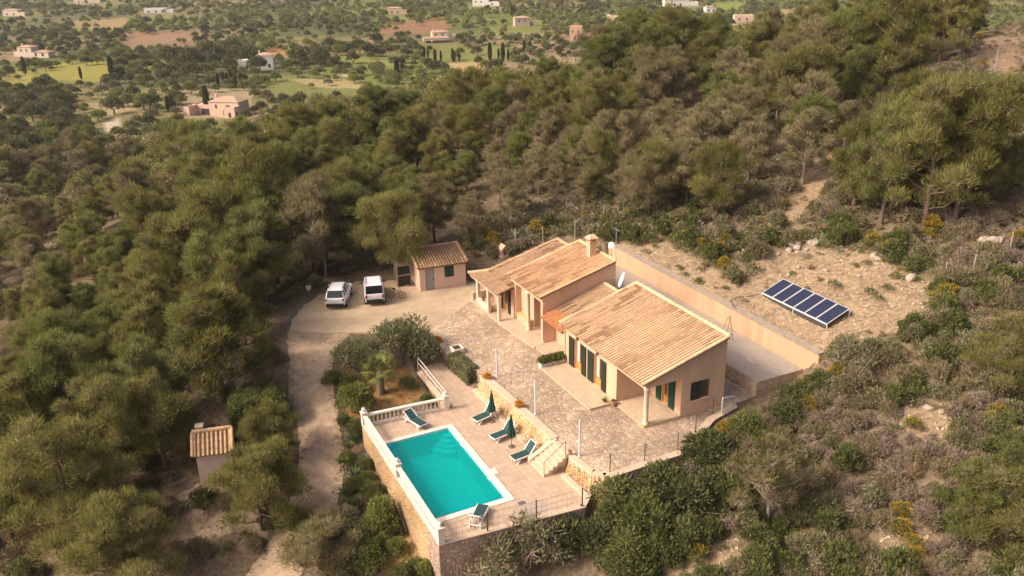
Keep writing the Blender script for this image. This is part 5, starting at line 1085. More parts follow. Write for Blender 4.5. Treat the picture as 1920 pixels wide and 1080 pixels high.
def merged(name, items, mats, nmat=None):
    """items: (far mesh arrays (V, M, T), X, Y, Z, rot, s, tint shift): one object"""
    VV_, MM, TT = [], [], []
    for (V, M, T), X, Y, Z, rot, s, sh in items:
        c, si = math.cos(rot) * s, math.sin(rot) * s; Rm = np.array([[c, -si, 0], [si, c, 0], [0, 0, s]], np.float32); VV_.append(V @ Rm.T + np.array([X, Y, Z], np.float32)); MM.append(M); TT.append(np.clip(T + sh, 0, 1))
    me = tri_mesh(name, np.concatenate(VV_), mats, np.concatenate(MM), np.concatenate(TT)); o = bpy.data.objects.new(name, me); COL.objects.link(o); return o
def far_crown(i, H, D, n, L, w, nl=12, dry=0.0, cb=.2, trunk=True):
    R = np.random.default_rng(500 + i); V, M, T = [], [], []
    for k in range(nl):
        a = k * 2.399; q = math.sqrt((k + .3) / nl); rr = D * .5 * .62 * q; lr = D * .5 * R.uniform(.36, .52); z = H * (cb + (1 - cb) * (.74 - .42 * q * q)); rz = min(lr * .85, H * .4)
        v = tufts(R, (rr * math.cos(a), rr * math.sin(a), z), (lr, lr, rz), max(4, n // nl), L, w, up=.4); V.append(v); M.append(np.where(R.random(len(v)) < dry, 1, 0)); T.append(tint_for(len(v), R, R.normal() * .15))
    if trunk:
        b = .02 * D + .05; z1 = H * (cb + .25); q = [(-b, -b), (b, -b), (b, b), (-b, b)]; tv = []
        for j in range(4):
            p, r = q[j], q[(j + 1) % 4]; tv += [[(*p, -.4), (*r, -.4), (*r, z1)], [(*p, -.4), (*r, z1), (*p, z1)]]
        tv = np.array(tv); V.append(tv); M.append(np.full(len(tv), 1)); T.append(np.full(len(tv), .3))
    return np.concatenate(V).astype(np.float32), np.concatenate(M), np.concatenate(T)

# ------------------------------------------------------------------ the pine forest
GREEN = [pine_proto(i, h, d, dry=dr, leaf=lf) for i, (h, d, dr, lf) in enumerate([(6.6, 5.0, .05, M_pine), (7.6, 5.2, .12, M_pinec), (5.8, 4.7, .0, M_pinec), (7.2, 4.4, .25, M_pine), (8.2, 5.8, .15, M_pine), (6.4, 5.0, .1, M_pinec)])]
GREYISH = [pine_proto(20 + i, h, d, dry=dr, dens=.8, leaf=M_pineb) for i, (h, d, dr) in enumerate([(6.8, 5.2, .45), (6.2, 4.9, .75), (7.4, 5.4, .35), (7.0, 4.6, .55)])]
FOREST = [(-260, 320), (0, 306), (130, 296), (330, 290), (440, 262), (500, 226), (620, 196), (760, 158), (900, 142), (1050, 112), (1180, 92), (1330, 78), (1480, 44), (1600, 0), (1700, -120), (2100, -160), (1930, -30), (1800, 30), (1700, 110), (1620, 200), (1560, 236),
          (1500, 275), (1400, 330), (1320, 340), (1200, 350), (1090, 340), (1010, 372), (950, 385), (860, 415), (790, 425), (700, 455), (640, 475), (590, 500), (545, 530), (525, 600), (520, 660), (528, 700), (430, 722), (360, 790), (338, 850), (330, 935), (210, 935), (110, 955), (0, 965), (-260, 1000)]
def shared_label(kind, px, py):
    zone = ('on the hill behind the villa' if px > 900 else 'in the wood behind the cars and shed') if px > 560 else ('in the lower wood left of the driveway' if py > 560 else 'in the wide wood towards the plain')
    return kind + ' ' + zone
cand = []
sp = 4.15
for v0 in np.arange(-150, 200, sp):
    for u0 in np.arange(-20, 235, sp):
        v = v0 + RG.uniform(-.45, .45) * sp; u = u0 + RG.uniform(-.45, .45) * sp; cand.append((v, u))
cand = np.array(cand); PX, PY = (O2[0] + cand[:, 1] * UU[0] + cand[:, 0] * VV[0]), (O2[1] + cand[:, 1] * UU[1] + cand[:, 0] * VV[1]); PZ = ground_vu(cand[:, 0], cand[:, 1])
dist = np.hypot(PX, PY); pj = project(np.stack([PX, PY, PZ + 4.0], -1)); keep = (PY > 22) & in_poly(pj[:, 0], pj[:, 1], FOREST) & (dist < 330) & (pj[:, 2] > 5)
for poly in (PARKING, TERRACE, DECK, YARD): keep &= ~in_poly(cand[:, 0], cand[:, 1], grow(poly, 2.0))
_rd = np.min(np.hypot(cand[:, 0, None] - np.array([(a[0] + b[0]) / 2 for a, b in ROAD])[None], cand[:, 1, None] - np.array([(a[1] + b[1]) / 2 for a, b in ROAD])[None]), 1); keep &= (_rd > 4.4) & ~((np.abs(cand[:, 0] + 9.3) < 3.0) & (np.abs(cand[:, 1] - 14.6) < 3.0))
keep &= fbm(PX * .06, PY * .06, 55) > np.where(cand[:, 0] > 55, .42, .30)
hh = np.clip(1 + (fbm(PX * .05, PY * .05, 91) - .5) * 1.3, .6, 1.35) * RG.uniform(.72, 1.2, len(PX)); drier = fbm(PX * .03, PY * .03, 66) + RG.normal(size=len(PX)) * .10
F_ = [(PX[i], PY[i], PZ[i], pj[i], hh[i], drier[i]) for i in np.where(keep)[0]]
SPECIFIC = []   # (px, py of the foot, height factor, proto, label)
def visible_rank(items, R=2.6):
    """how many cells of a coarse picture each tree shows in, nearest first"""
    S = 8; gw, gh = 1920 // S, 1080 // S; g = np.zeros((gh, gw), bool); out = np.zeros(len(items), int); order = sorted(range(len(items)), key=lambda k: items[k][3][2]); yy, xx = np.mgrid[0:gh, 0:gw]
    for k in order:
        X, Y, Z, q, s = items[k][:5]; r = max(1.0, FPX * R * s / q[2] / S); cx, cy = q[0] / S, q[1] / S
        x0, x1 = int(max(0, cx - r)), int(min(gw, cx + r + 1)); y0, y1 = int(max(0, cy - r)), int(min(gh, cy + r + 1))
        if x0 >= x1 or y0 >= y1: continue
        sub = (xx[y0:y1, x0:x1] + .5 - cx) ** 2 + (yy[y0:y1, x0:x1] + .5 - cy) ** 2 < r * r; new = sub & ~g[y0:y1, x0:x1]; out[k] = new.sum(); g[y0:y1, x0:x1] |= sub
    return out
rank = visible_rank(F_); order = np.argsort(-rank); NI = 270
FARP = [far_crown(i, 6.6, 5.2, 1500, .48, .19, nl=18, dry=d, cb=.16) for i, d in enumerate((.08, .18, .45, .6))]
rest = []
for n_, k in enumerate(order):
    X, Y, Z, q, s, dr = F_[k]; rot = RG.uniform(0, 6.28)
    if n_ < NI:
        gy = dr > .515; pr = GREYISH[RG.integers(len(GREYISH))] if gy else GREEN[RG.integers(len(GREEN))]; kind = ('greyish half bare pine' if gy else 'olive green rounded pine'); grp = 'greyish half bare pines of the wood' if gy else 'olive green pines of the wood'
        plant('pine_tree', pr, X, Y, Z, rot, s, shared_label(kind, q[0], q[1]), 'pine tree', shared_label(grp, q[0], q[1]), sz=RG.uniform(.9, 1.1))
    else: rest.append((FARP[(2 + RG.integers(2)) if dr > .515 else RG.integers(2)], X, Y, Z, rot, s, RG.normal() * .18))
if rest: tag(merged('pine_wood', rest, [M_pine, M_twig]), 'the remaining pines of the wood that stand small and half hidden behind others', kind='stuff')

# ------------------------------------------------------------------ single pines and bushes that the photograph singles out
BIGP = [pine_proto(40, 8.2, 7.4, dry=.02, nl=36), pine_proto(41, 7.6, 6.8, dry=.08, nl=34), pine_proto(42, 6.4, 6.2, dry=.0, nl=34), pine_proto(43, 5.6, 5.0, dry=.7, dens=.6, nl=30), pine_proto(44, 4.6, 5.0, dry=.3, dens=.9, nl=30, leaf=M_pineb)]
def at_px(pr, px, py, s, label, name='pine_tree', cat='pine tree', group=None, rot=None, sz=1.0, parts=('crown', 'trunk'), dz=0.0):
    p = at_ground(px, py); return plant(name, pr, p[0], p[1], p[2] + dz, RG.uniform(0, 6.28) if rot is None else rot, s, label, cat, group, parts, sz)
at_px(BIGP[0], 742, 522, .98, 'large dense green pine overhanging the frame beside the pink shed')
at_px(BIGP[2], 1345, 412, .95, 'bright green rounded pine at the edge of the scrub behind the villa', sz=1.1)
at_px(BIGP[1], 1232, 392, .9, 'pine with bare leaning trunk behind the gorse bushes')
at_px(GREEN[4], 1730, 442, 1.35, 'biggest pine of the group above the solar panels', sz=1.1)
for i, (x, y, sc) in enumerate([(1598, 398, 1.15), (1650, 425, 1.2), (1690, 405, 1.25), (1790, 425, 1.3), (1845, 400, 1.2), (1672, 350, 1.15), (1750, 345, 1.3), (1815, 340, 1.1)]): at_px(GREEN[i % 6] if i % 4 != 2 else GREYISH[0], x, y, sc, 'pine of the green group above the solar panels', group='pines of the group above the solar panels', sz=1.1)
at_px(GREEN[1], 1800, 1035, .62, 'young pine left of the pale pine in the lower right corner'); at_px(GREEN[2], 1905, 935, .6, 'young green pine at the right edge of the lower slope')
at_px(BIGP[1], 1700, 300, 1.1, 'pine standing behind the group above the solar panels'); at_px(BIGP[1], 1460, 250, 1.1, 'round topped pine above the bare gully behind the tall roof')
at_px(BIGP[2], 262, 1120, .98, 'dense green pine filling the lower left foreground'); at_px(BIGP[2], 110, 985, .9, 'spreading pine with pale forked limb at the left edge')
at_px(BIGP[2], 492, 1000, .92, 'low green pine in front of the pump house'); at_px(BIGP[2], 518, 885, .68, 'small green pine between pump house and clipped hedge')
at_px(BIGP[3], 1440, 985, .95, 'half bare grey twigged pine among the shrubs below the villa'); at_px(BIGP[1], 1880, 1050, .7, 'pale green pine in the lower right corner', sz=.85); at_px(BIGP[1], 1890, 740, .75, 'pale green pine at the right edge below the fence posts', sz=.8)
at_px(BIGP[4], 612, 1082, .95, 'brownish ragged pine at the bottom beside the driveway', sz=.8)
at_px(BIGP[3], 1010, 365, 1.0, 'grey pine in front of the dark wood behind the shed')
BUSH = dome_proto(1, 2.2, 3.4, M_green, n=3600, L=.20, w=.095, nl=16, twig=160); OLIVE = dome_proto(2, 3.0, 4.2, M_olive, n=6500, L=.20, w=.075, nl=15, trunk=True, twig=150, bark=M_barkg); YBUSH = dome_proto(3, 1.6, 2.3, M_fresh, n=2400, L=.16, w=.085, nl=12, twig=60)
LENT = dome_proto(4, 2.0, 3.2, M_dark, n=3400, L=.19, w=.10, nl=15, twig=60, second=M_green, sec=.25); SILVER = dome_proto(5, 2.2, 3.4, M_olive, n=1500, L=.2, w=.08, nl=14, twig=700)
def at_vu(pr, v, u, s, label, name, cat, z=None, parts=('crown', 'trunk'), sz=1.0, group=None):
    x, y, _ = W(v, u); zz = float(ground_vu(v, u)[0]) if z is None else z; return plant(name, pr, x, y, zz, RG.uniform(0, 6.28), s, label, cat, group, parts, sz)
at_vu(OLIVE, 4.7, 18.4, 1.34, 'large round grey green olive tree above the walkway', 'olive_tree', 'olive tree', z=-.55); at_vu(OLIVE, 1.2, 18.0, .95, 'smaller olive tree between the large olive and the driveway', 'olive_tree', 'olive tree')
SH = ('foliage', 'stem')
at_vu(YBUSH, -.2, 14.3, 1.2, 'yellow green rounded bush between driveway and balustrade corner', 'garden_bush', 'bush', parts=SH, sz=1.25); at_vu(BUSH, .2, 16.6, .62, 'dark green bush in the garden bed beside the driveway bend', 'garden_bush', 'bush', parts=SH); at_vu(BUSH, 4.5, 13.2, .36, 'small round green bush against the walkway wall', 'garden_bush', 'bush', parts=SH); at_vu(SILVER, .9, 15.0, .3, 'small grey green tuft in front of the palm trunk', 'garden_bush', 'bush', parts=SH); at_vu(BUSH, 3.9, 15.2, .42, 'dark bush under the large olive beside the walkway wall', 'garden_bush', 'bush', parts=SH)
at_vu(YBUSH, .5, 12.6, .6, 'low green bush at the foot of the balustrade corner', 'garden_bush', 'bush', parts=SH); at_vu(BUSH, -.7, 18.0, .5, 'green bush on the verge beside the driveway', 'garden_bush', 'bush', parts=SH)
at_px(YBUSH, 715, 995, 1.1, 'olive brown bush against the outside of the pool wall', 'garden_bush', 'bush', parts=SH, sz=1.3); at_px(BUSH, 690, 1075, .8, 'green bush at the bottom below the pool wall', 'garden_bush', 'bush', parts=SH); at_px(BUSH, 775, 1085, .55, 'dark bush at the foot of the pool corner', 'garden_bush', 'bush', parts=SH); at_px(SILVER, 640, 1010, .8, 'ragged grey green bush right of the driveway end', 'garden_bush', 'bush', parts=SH)
at_px(LENT, 655, 975, .55, 'dark green bush below the agaves', 'garden_bush', 'bush', parts=SH); at_px(YBUSH, 560, 1010, 1.1, 'yellowish bush at the left edge of the lower driveway', 'garden_bush', 'bush', parts=SH)
at_px(SILVER, 1590, 705, 1.05, 'pale silvery bush at the end of the retaining wall', 'garden_bush', 'bush', parts=SH, sz=1.15)
for i, (x, y, s) in enumerate([(1150, 965, 1.0), (1240, 945, 1.15), (1325, 880, 1.2), (1210, 1010, 1.1), (1120, 1030, .9), (1290, 965, 1.15), (1400, 830, .9), (1060, 1010, .75), (1345, 950, 1.0), (1180, 1075, 1.0), (1470, 800, .8)]):
    at_px(LENT if i % 3 else BUSH, x, y, s, 'dense dark green shrub in the thicket below the terrace wall', 'evergreen_shrub', 'shrub', 'dark shrubs in the thicket below the terrace', parts=SH)
at_px(SILVER, 1000, 1060, 1.3, 'pale grey green bush against the front wall of the pool deck', 'garden_bush', 'bush', parts=SH); at_px(SILVER, 930, 1085, 1.2, 'grey bush below the wire fence of the pool deck', 'garden_bush', 'bush', parts=SH)
at_px(LENT, 1060, 1040, 1.0, 'dark shrub under the right end of the deck fence', 'evergreen_shrub', 'shrub', parts=SH)
for x, y, s in ((668, 822, .42), (652, 868, .4), (684, 888, .42), (664, 925, .5), (648, 806, .42), (700, 940, .5), (690, 912, .4)): at_px(BUSH, x, y, s, 'small leafy bush among the agaves between driveway and pool wall', 'garden_bush', 'bush', 'small bushes among the agaves', parts=SH)
for x, y, s in ((745, 1045, .6), (720, 1030, .5), (800, 1090, .7), (700, 1050, .55)): at_px(YBUSH, x, y, s, 'olive green bush in the dry soil under the near pool wall', 'garden_bush', 'bush', 'bushes under the near pool wall', parts=SH, sz=1.2)
# clipped hedges: a leafy shell on a solid core
def hedge(label, pts, w, z0, z1, leaf, n, L=.13, rnd=.35):
    R = np.random.default_rng(len(label)); a, b = np.array(pts[0]), np.array(pts[1]); Ln = np.linalg.norm(b - a); d = (b - a) / Ln; nn = np.array([-d[1], d[0]]); t = thing('clipped_hedge', label, 'hedge', (float(a[0]), float(a[1]), z0))
    h = z1 - z0; P, N = [], []
    for _ in range(n):
        s = R.uniform(0, Ln); f = R.random(); per = 2 * h + w; q = f * per
        if q < h: y, z, no = -w / 2, q, (-1, 0)
        elif q < h + w: y, z, no = q - h - w / 2, h, (0, 1)
        else: y, z, no = w / 2, q - h - w, (1, 0)
        e = 0
        if R.random() < .14: s = R.choice([0, Ln]); y = R.uniform(-w / 2, w / 2); z = R.uniform(0, h); e = 1 if s > 0 else -1
        ky = max(0, (z - (h - rnd)) / rnd) ; y *= 1 - .22 * ky * ky; es = min(s, Ln - s); z -= .25 * max(0, (rnd - es) / rnd) ** 2 * (z / h); z += .05 * math.sin(s * 5) + R.normal() * .02
        p = a + d * s + nn * y; P.append((p[0] - a[0], p[1] - a[1], z)); N.append((nn[0] * no[0] + d[0] * e, nn[1] * no[0] + d[1] * e, no[1]))
    P = np.array(P); N = np.array(N, float); ax = unit(N * .9 + R.normal(size=N.shape) * .55); s_ = unit(np.cross(ax, R.normal(size=N.shape))); l = L * R.uniform(.6, 1.3, (len(P), 1)); V = np.stack([P - ax * l * .5 - s_ * l * .35, P - ax * l * .5 + s_ * l * .35, P + ax * l * .6], 1)
    me = tri_mesh('hedge_leaves', V, [leaf], np.zeros(len(V)), tint_for(len(V), R)); o = bpy.data.objects.new('foliage', me); COL.objects.link(o); o.parent = t
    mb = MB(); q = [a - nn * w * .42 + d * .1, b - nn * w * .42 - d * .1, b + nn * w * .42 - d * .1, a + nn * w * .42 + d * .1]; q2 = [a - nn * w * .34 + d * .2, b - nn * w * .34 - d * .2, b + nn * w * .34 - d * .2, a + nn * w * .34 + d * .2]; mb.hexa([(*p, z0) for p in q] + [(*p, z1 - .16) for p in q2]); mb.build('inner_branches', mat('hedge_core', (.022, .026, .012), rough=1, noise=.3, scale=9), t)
hedge('clipped dark green hedge block beside the walkway above the pool deck', [(7.75, 16.2), (7.95, 13.0)], .95, .0, 1.25, M_olive, 5200)
hedge('large clipped dark hedge block between the driveway and the pump house', [(-7.9, 17.0), (-4.4, 16.2)], 2.5, -2.2, 1.15, M_green, 11500, L=.16, rnd=.7)
# planter with green plants, stone trough, pots, round orange plants
pl = thing('planter_box', 'long pale planter full of green plants at the end of the front step', 'planter', (13.2, 11.25, 1.055)); mb = MB()
for a, b in (((12.2, 11.0), (14.1, 11.06)), ((12.2, 11.44), (14.1, 11.5)), ((12.2, 11.06), (12.26, 11.44)), ((14.04, 11.06), (14.1, 11.44))): mb.box((*a, 1.06), (*b, 1.42))
mb.build('box', M_white, pl); mb = MB(); mb.box((12.26, 11.06, 1.06), (14.04, 11.44, 1.36)); mb.build('soil', mat('potting_soil', (.06, .04, .025), rough=1), pl)
R = np.random.default_rng(5); V = np.concatenate([tufts(R, (x, 0, .5), (.36, .42, .36), 260, .16, .08) for x in np.linspace(-.8, .8, 7)]); me = tri_mesh('planter_leaves', V, [M_green], np.zeros(len(V)), tint_for(len(V), R)); o = bpy.data.objects.new('plants', me); COL.objects.link(o); o.parent = pl
tr_ = thing('stone_trough', 'square pale stone trough at the terrace edge above the clipped hedge', 'trough', (8.1, 16.3, 1.055)); mb = MB(); z = 1.055
for a, b in (((7.7, 15.85), (8.5, 15.95)), ((7.7, 16.65), (8.5, 16.75)), ((7.7, 15.95), (7.8, 16.65)), ((8.4, 15.95), (8.5, 16.65))): mb.box((*a, z), (*b, z + .4))
mb.build('basin', M_white, tr_); mb = MB(); mb.box((7.8, 15.95, z), (8.4, 16.65, z + .3)); mb.build('soil', mat('potting_soil', None), tr_)
ORANGE = dome_proto(6, .42, .62, leaf_mat('orange_leaves', [(.50, .20, .02), (.62, .28, .03), (.70, .36, .05)], vary=.05), n=700, L=.09, w=.05, nl=7)
for v, u, lb in ((8.25, 11.35, 'round orange cushion plant at the far end of the rubble wall'), (8.45, 6.95, 'round orange cushion plant on the middle of the rubble wall cap')): at_vu(ORANGE, v, u, 1.15, lb, 'cushion_plant', 'plant', z=1.13, parts=SH)
at_vu(ORANGE, 7.5, 18.6, 1.3, 'orange flowering plant beside the olive trees at the terrace corner', 'cushion_plant', 'plant', z=1.0, parts=SH)
def pot(v, u, z, r, h, label, proto, s):
    t = thing('plant_pot', label, 'plant pot', (v, u, z)); mb = MB(); mb.lathe((v, u, z), [(r * .7, 0), (r, h), (r * 1.08, h), (r * 1.08, h + .04), (r * .9, h + .04)], 12); mb.build('pot', mat('terracotta', (.36, .17, .09), rough=.85, noise=.12, scale=8), t)
    c = bpy.data.objects.new('plant', proto.crown); COL.objects.link(c); c.parent = t; c.location = (0, 0, h * .8); c.scale = (s, s, s)
pot(13.85, 4.3, 1.055, .2, .34, 'terracotta pot at the corner of the front step beside the porch', YBUSH, .16); pot(13.0, 22.5, 1.82, .14, .22, 'small pot on the parapet of the far porch', YBUSH, .12); pot(8.6, .62, 1.12, .12, .2, 'small reddish pot at the top of the deck stairs', YBUSH, .08)
YUCCA = dome_proto(7, .5, .5, M_fresh, n=60, L=.5, w=.06, nl=1); at_vu(YUCCA, 13.55, 4.75, .9, 'spiky yellow green plant beside the terracotta pot', 'spiky_plant', 'plant', z=1.06, parts=SH)
def rosette(i, n, L, w, up, leaf):
    R = np.random.default_rng(700 + i); V = []
    for k in range(n):
        a = k * 2.399; e = up * (.25 + .75 * k / n) + R.normal() * .06; d = np.array([math.cos(a) * math.cos(e), math.sin(a) * math.cos(e), math.sin(e)]); s = np.array([-math.sin(a), math.cos(a), 0]) * w; b = d * .06; m = d * L * .55 + np.array([0, 0, .02]); t = d * L + np.array([0, 0, -.10 * L * (1 - math.sin(e))])
        V += [[b - s * .6, b + s * .6, m + s], [b - s * .6, m + s, m - s], [m - s, m + s, t]]
    p = Proto(); V = np.array(V); p.crown = tri_mesh('rosette', V, [leaf], np.zeros(len(V)), np.repeat(R.random(n), 3)); return p
AG = [rosette(0, 34, .95, .07, 1.25, M_agave), rosette(1, 46, .75, .035, 1.4, M_green)]
for i, (x, y, s, k) in enumerate([(664, 838, .8, 0), (658, 862, .9, 1), (668, 905, 1.0, 0), (650, 888, .75, 1), (676, 925, .9, 0), (655, 935, .9, 0), (684, 868, .7, 0), (672, 950, .8, 0), (640, 885, .7, 1), (690, 830, .6, 0), (662, 812, .7, 1)]):
    p = at_ground(x, y); o = bpy.data.objects.new('agave', AG[k].crown); COL.objects.link(o); o.location = (p[0], p[1], p[2] + (.0 if k == 0 else .55)); o.scale = (s,) * 3; o.rotation_euler = (0, 0, i * 1.3)
    tag(o, 'pale green agave rosette on the strip between driveway and pool wall' if k == 0 else 'spiky dark green yucca head on the strip between driveway and pool wall', 'agave' if k == 0 else 'yucca', 'agaves beside the driveway' if k == 0 else 'yuccas beside the driveway')
    if k: o.name = 'yucca'
    if k:
        c = bpy.data.objects.new('stem', wood_mesh('yucca_stem', [([Vector((0, 0, -1.0)), Vector((.03, 0, -.5)), Vector((0, 0, .05))], .09, .07, 6)], M_barkg)); COL.objects.link(c); c.parent = o
# palm
pm_ = thing('fan_palm', 'young fan palm with shaggy trunk in the garden bed', 'palm tree', (2.0, 15.5, -.75), scale=1.35); R = np.random.default_rng(9); mb = MB(); prof = []
for k in range(14): prof += [(.24 - .004 * k, k * .115), (.17, k * .115 + .09)]
mb.lathe((2.0, 15.5, -.85), prof, 10); mb.build('trunk', mat('palm_trunk', (.20, .145, .10), rough=.95, noise=.35, scale=9), pm_); V = []
for k in range(22):
    a = k * 2.399; e = 1.25 - 1.7 * (k / 22) + R.normal() * .08; d = np.array([math.cos(a) * math.cos(e), math.sin(a) * math.cos(e), math.sin(e)]); s = np.array([-math.sin(a), math.cos(a), 0]); nrm = np.cross(s, d); b = np.array([0, 0, .85]); st = b + d * .55; V.append([b - s * .015, b + s * .015, st])
    for j in range(13):
        t = (j - 6) / 6 * 1.25; dd = d * math.cos(t) + s * math.sin(t); tip = st + dd * (.62 - .1 * abs(t)) + np.array([0, 0, -.10 * abs(t) - .05]); q = unit(np.cross(dd, nrm)) * .035; V.append([st + dd * .06 - q, st + dd * .06 + q, tip])
V = np.array(V) ; me = tri_mesh('palm_fronds', V, [M_fresh], np.zeros(len(V)), tint_for(len(V), R)); o = bpy.data.objects.new('fronds', me); COL.objects.link(o); o.parent = pm_; o.location = (0, 0, .75); 

# ------------------------------------------------------------------ scrub on the hillside
SCRUB = [pine_proto, None]
KINDS = {'green': [dome_proto(10 + i, h, d, M_green, n=1500, L=.15, w=.075, nl=9, twig=80, second=M_dark, sec=.3) for i, (h, d) in enumerate([(.95, 1.7), (1.2, 2.0)])],
         'heath': [dome_proto(14 + i, h, d, M_heath, n=1500, L=.14, w=.05, nl=9, twig=240, second=M_green, sec=.10) for i, (h, d) in enumerate([(.75, 1.6), (.95, 1.9)])],
         'bare': [dome_proto(18 + i, h, d, M_purple, n=700, L=.15, w=.04, nl=8, twig=520, second=M_heath, sec=.3) for i, (h, d) in enumerate([(.8, 1.6), (.7, 1.3)])],
         'dull': [dome_proto(22 + i, h, d, M_olive, n=1400, L=.14, w=.06, nl=9, twig=180, second=M_heath, sec=.3) for i, (h, d) in enumerate([(.9, 1.7), (.75, 1.4)])],
         'straw': [dome_proto(26, .5, .9, M_straw, n=420, L=.3, w=.025, nl=5, jit=.4)]}
GORSE = [dome_proto(30 + i, 1.15, 1.6, M_green, n=1100, L=.15, w=.05, nl=9, twig=120, flower=f) for i, f in enumerate((.7, .35))]
LBL = {'green': ('rounded green shrub in the scrub', 'green shrubs in the scrub'), 'heath': ('brown heather cushion in the scrub', 'brown heather in the scrub'), 'bare': ('purplish brown leafless bush in the scrub', 'leafless bushes in the scrub'), 'dull': ('dull grey green shrub in the scrub', 'grey green shrubs in the scrub'), 'straw': ('dry straw coloured grass tuft', 'dry grass tufts')}
def zone2(x, y):
    return 'above the solar panels' if y < 560 and x > 1380 else ('behind the villa wall' if y < 560 else ('on the lower right slope' if x > 1100 else 'below the pool and driveway'))
SCRUB_PX = [(860, 425), (960, 395), (1010, 378), (1090, 345), (1200, 352), (1320, 345), (1400, 330), (1500, 280), (1560, 235), (1660, 195), (1800, 95), (1880, 45), (2000, -20), (2700, -20), (2700, 1300), (880, 1300), (880, 1060), (1090, 975), (1120, 925), (1280, 862), (1370, 800), (1400, 770), (1480, 730), (1540, 690), (1440, 640), (1150, 470), (1100, 440), (1050, 440), (960, 475), (880, 475)]
BARE_PX = [b for b, _ in BARE]
sp = .80; g = []
for v0 in np.arange(8, 150, sp):
    for u0 in np.arange(-30, 110, sp): g.append((v0 + RG.uniform(-.5, .5) * sp, u0 + RG.uniform(-.5, .5) * sp))
g = np.array(g); X = O2[0] + g[:, 1] * UU[0] + g[:, 0] * VV[0]; Y = O2[1] + g[:, 1] * UU[1] + g[:, 0] * VV[1]; Z = terrain_final(g[:, 0], g[:, 1]); q = project(np.stack([X, Y, Z + .3], -1)); dd = np.hypot(X, Y)
k = (Y > 12) & (q[:, 2] > 5) & in_poly(q[:, 0], q[:, 1], SCRUB_PX) & (dd < 175) & (q[:, 0] < 2650) & (q[:, 1] < 1250)
for poly in (PARKING, TERRACE, DECK, YARD): k &= ~in_poly(g[:, 0], g[:, 1], grow(poly, .9))
den = fbm(X * .22, Y * .22, 41); bare = np.zeros(len(X), bool)
for b in BARE_PX: bare |= in_poly(q[:, 0] + (fbm(X * .5, Y * .5, 3) - .5) * 40, q[:, 1] + (fbm(X * .5, Y * .5, 4) - .5) * 24, b)
rr = RG.random(len(X)); k &= np.where(bare, rr < .19, (den > .30) | (rr < .4)) & (rr < np.clip(1.45 - dd / 160, .4, 1))
# and under the pines and around the lower driveway
LOW_PX = [(540, 540), (600, 520), (750, 470), (880, 430), (880, 520), (780, 520), (720, 530), (600, 560), (560, 600), (520, 640), (520, 720), (420, 730), (300, 830), (300, 1100), (520, 1100), (520, 900), (480, 850), (440, 800), (440, 730), (530, 640)]
LOW2 = [(-60, 820), (330, 820), (360, 920), (420, 960), (430, 1100), (-60, 1100)]; LOW3 = [(560, 930), (650, 930), (690, 920), (760, 990), (830, 1060), (830, 1120), (540, 1120)]
g2 = np.array([(v0 + RG.uniform(-.6, .6), u0 + RG.uniform(-.6, .6)) for v0 in np.arange(-45, 12, 1.25) for u0 in np.arange(-12, 44, 1.25)]); X2 = O2[0] + g2[:, 1] * UU[0] + g2[:, 0] * VV[0]; Y2 = O2[1] + g2[:, 1] * UU[1] + g2[:, 0] * VV[1]; Z2 = terrain_final(g2[:, 0], g2[:, 1]); q2 = project(np.stack([X2, Y2, Z2 + .3], -1))
k2 = (in_poly(q2[:, 0], q2[:, 1], LOW_PX) | in_poly(q2[:, 0], q2[:, 1], LOW2) | in_poly(q2[:, 0], q2[:, 1], LOW3)) & ~in_poly(g2[:, 0], g2[:, 1], grow(ROAD_POLY, .5)) & ~((np.abs(g2[:, 0] + 9.3) < 1.9) & (np.abs(g2[:, 1] - 14.9) < 1.7)) & (RG.random(len(X2)) < .55)
for poly in (PARKING, TERRACE, DECK): k2 &= ~in_poly(g2[:, 0], g2[:, 1], grow(poly, .9))
items = []
for (A, B, C, Q, kk, low) in ((X, Y, Z, q, k, False), (X2, Y2, Z2, q2, k2, True)):
    n1 = fbm(A * .11, B * .11, 61)
    for i in np.where(kk)[0]:
        t = n1[i] + RG.normal() * .13
        kd = ('dull' if t < .42 else 'green' if t < .6 else 'heath') if low else ('green' if t < .42 else 'dull' if t < .54 else 'heath' if t < .66 else 'bare')
        if not low and RG.random() < (.42 if bare[i] else .07): kd = 'straw'
        items.append((A[i], B[i], C[i], Q[i], RG.uniform(.5, 1.3) * (.6 if not low and bare[i] else 1), kd))
size = np.array([FPX * it[4] / it[3][2] if -40 < it[3][0] < 1960 and 0 < it[3][1] < 1110 else 0 for it in items]); order = np.argsort(-size)
FARS = {kd: [far_crown(60 + 3 * j + i, .9, 1.7, 190, .22, .09, nl=7, cb=.0, trunk=False, dry=dr) for i in range(2)] for j, (kd, dr) in enumerate((('green', .08), ('heath', .25), ('bare', .55), ('dull', .2), ('straw', .2)))}
rest = {kd: [] for kd in FARS}; count = {kd: 0 for kd in FARS}
for n_, i in enumerate(order):
    A, B, C, Q, s, kd = items[i]; rot = RG.uniform(0, 6.28)
    if size[i] > 0 and count[kd] < 150:
        count[kd] += 1; z2 = zone2(Q[0], Q[1]); plant({'green': 'green_shrub', 'heath': 'heather_bush', 'bare': 'leafless_bush', 'dull': 'grey_shrub', 'straw': 'grass_tuft'}[kd], KINDS[kd][RG.integers(len(KINDS[kd]))], A, B, C - .05, rot, s, LBL[kd][0] + ' ' + z2, 'grass tuft' if kd == 'straw' else 'shrub', LBL[kd][1] + ' ' + z2, parts=SH, sz=RG.uniform(.9, 1.5))
    else: rest[kd].append((FARS[kd][RG.integers(2)], A, B, C - .05, rot, s, RG.normal() * .12))
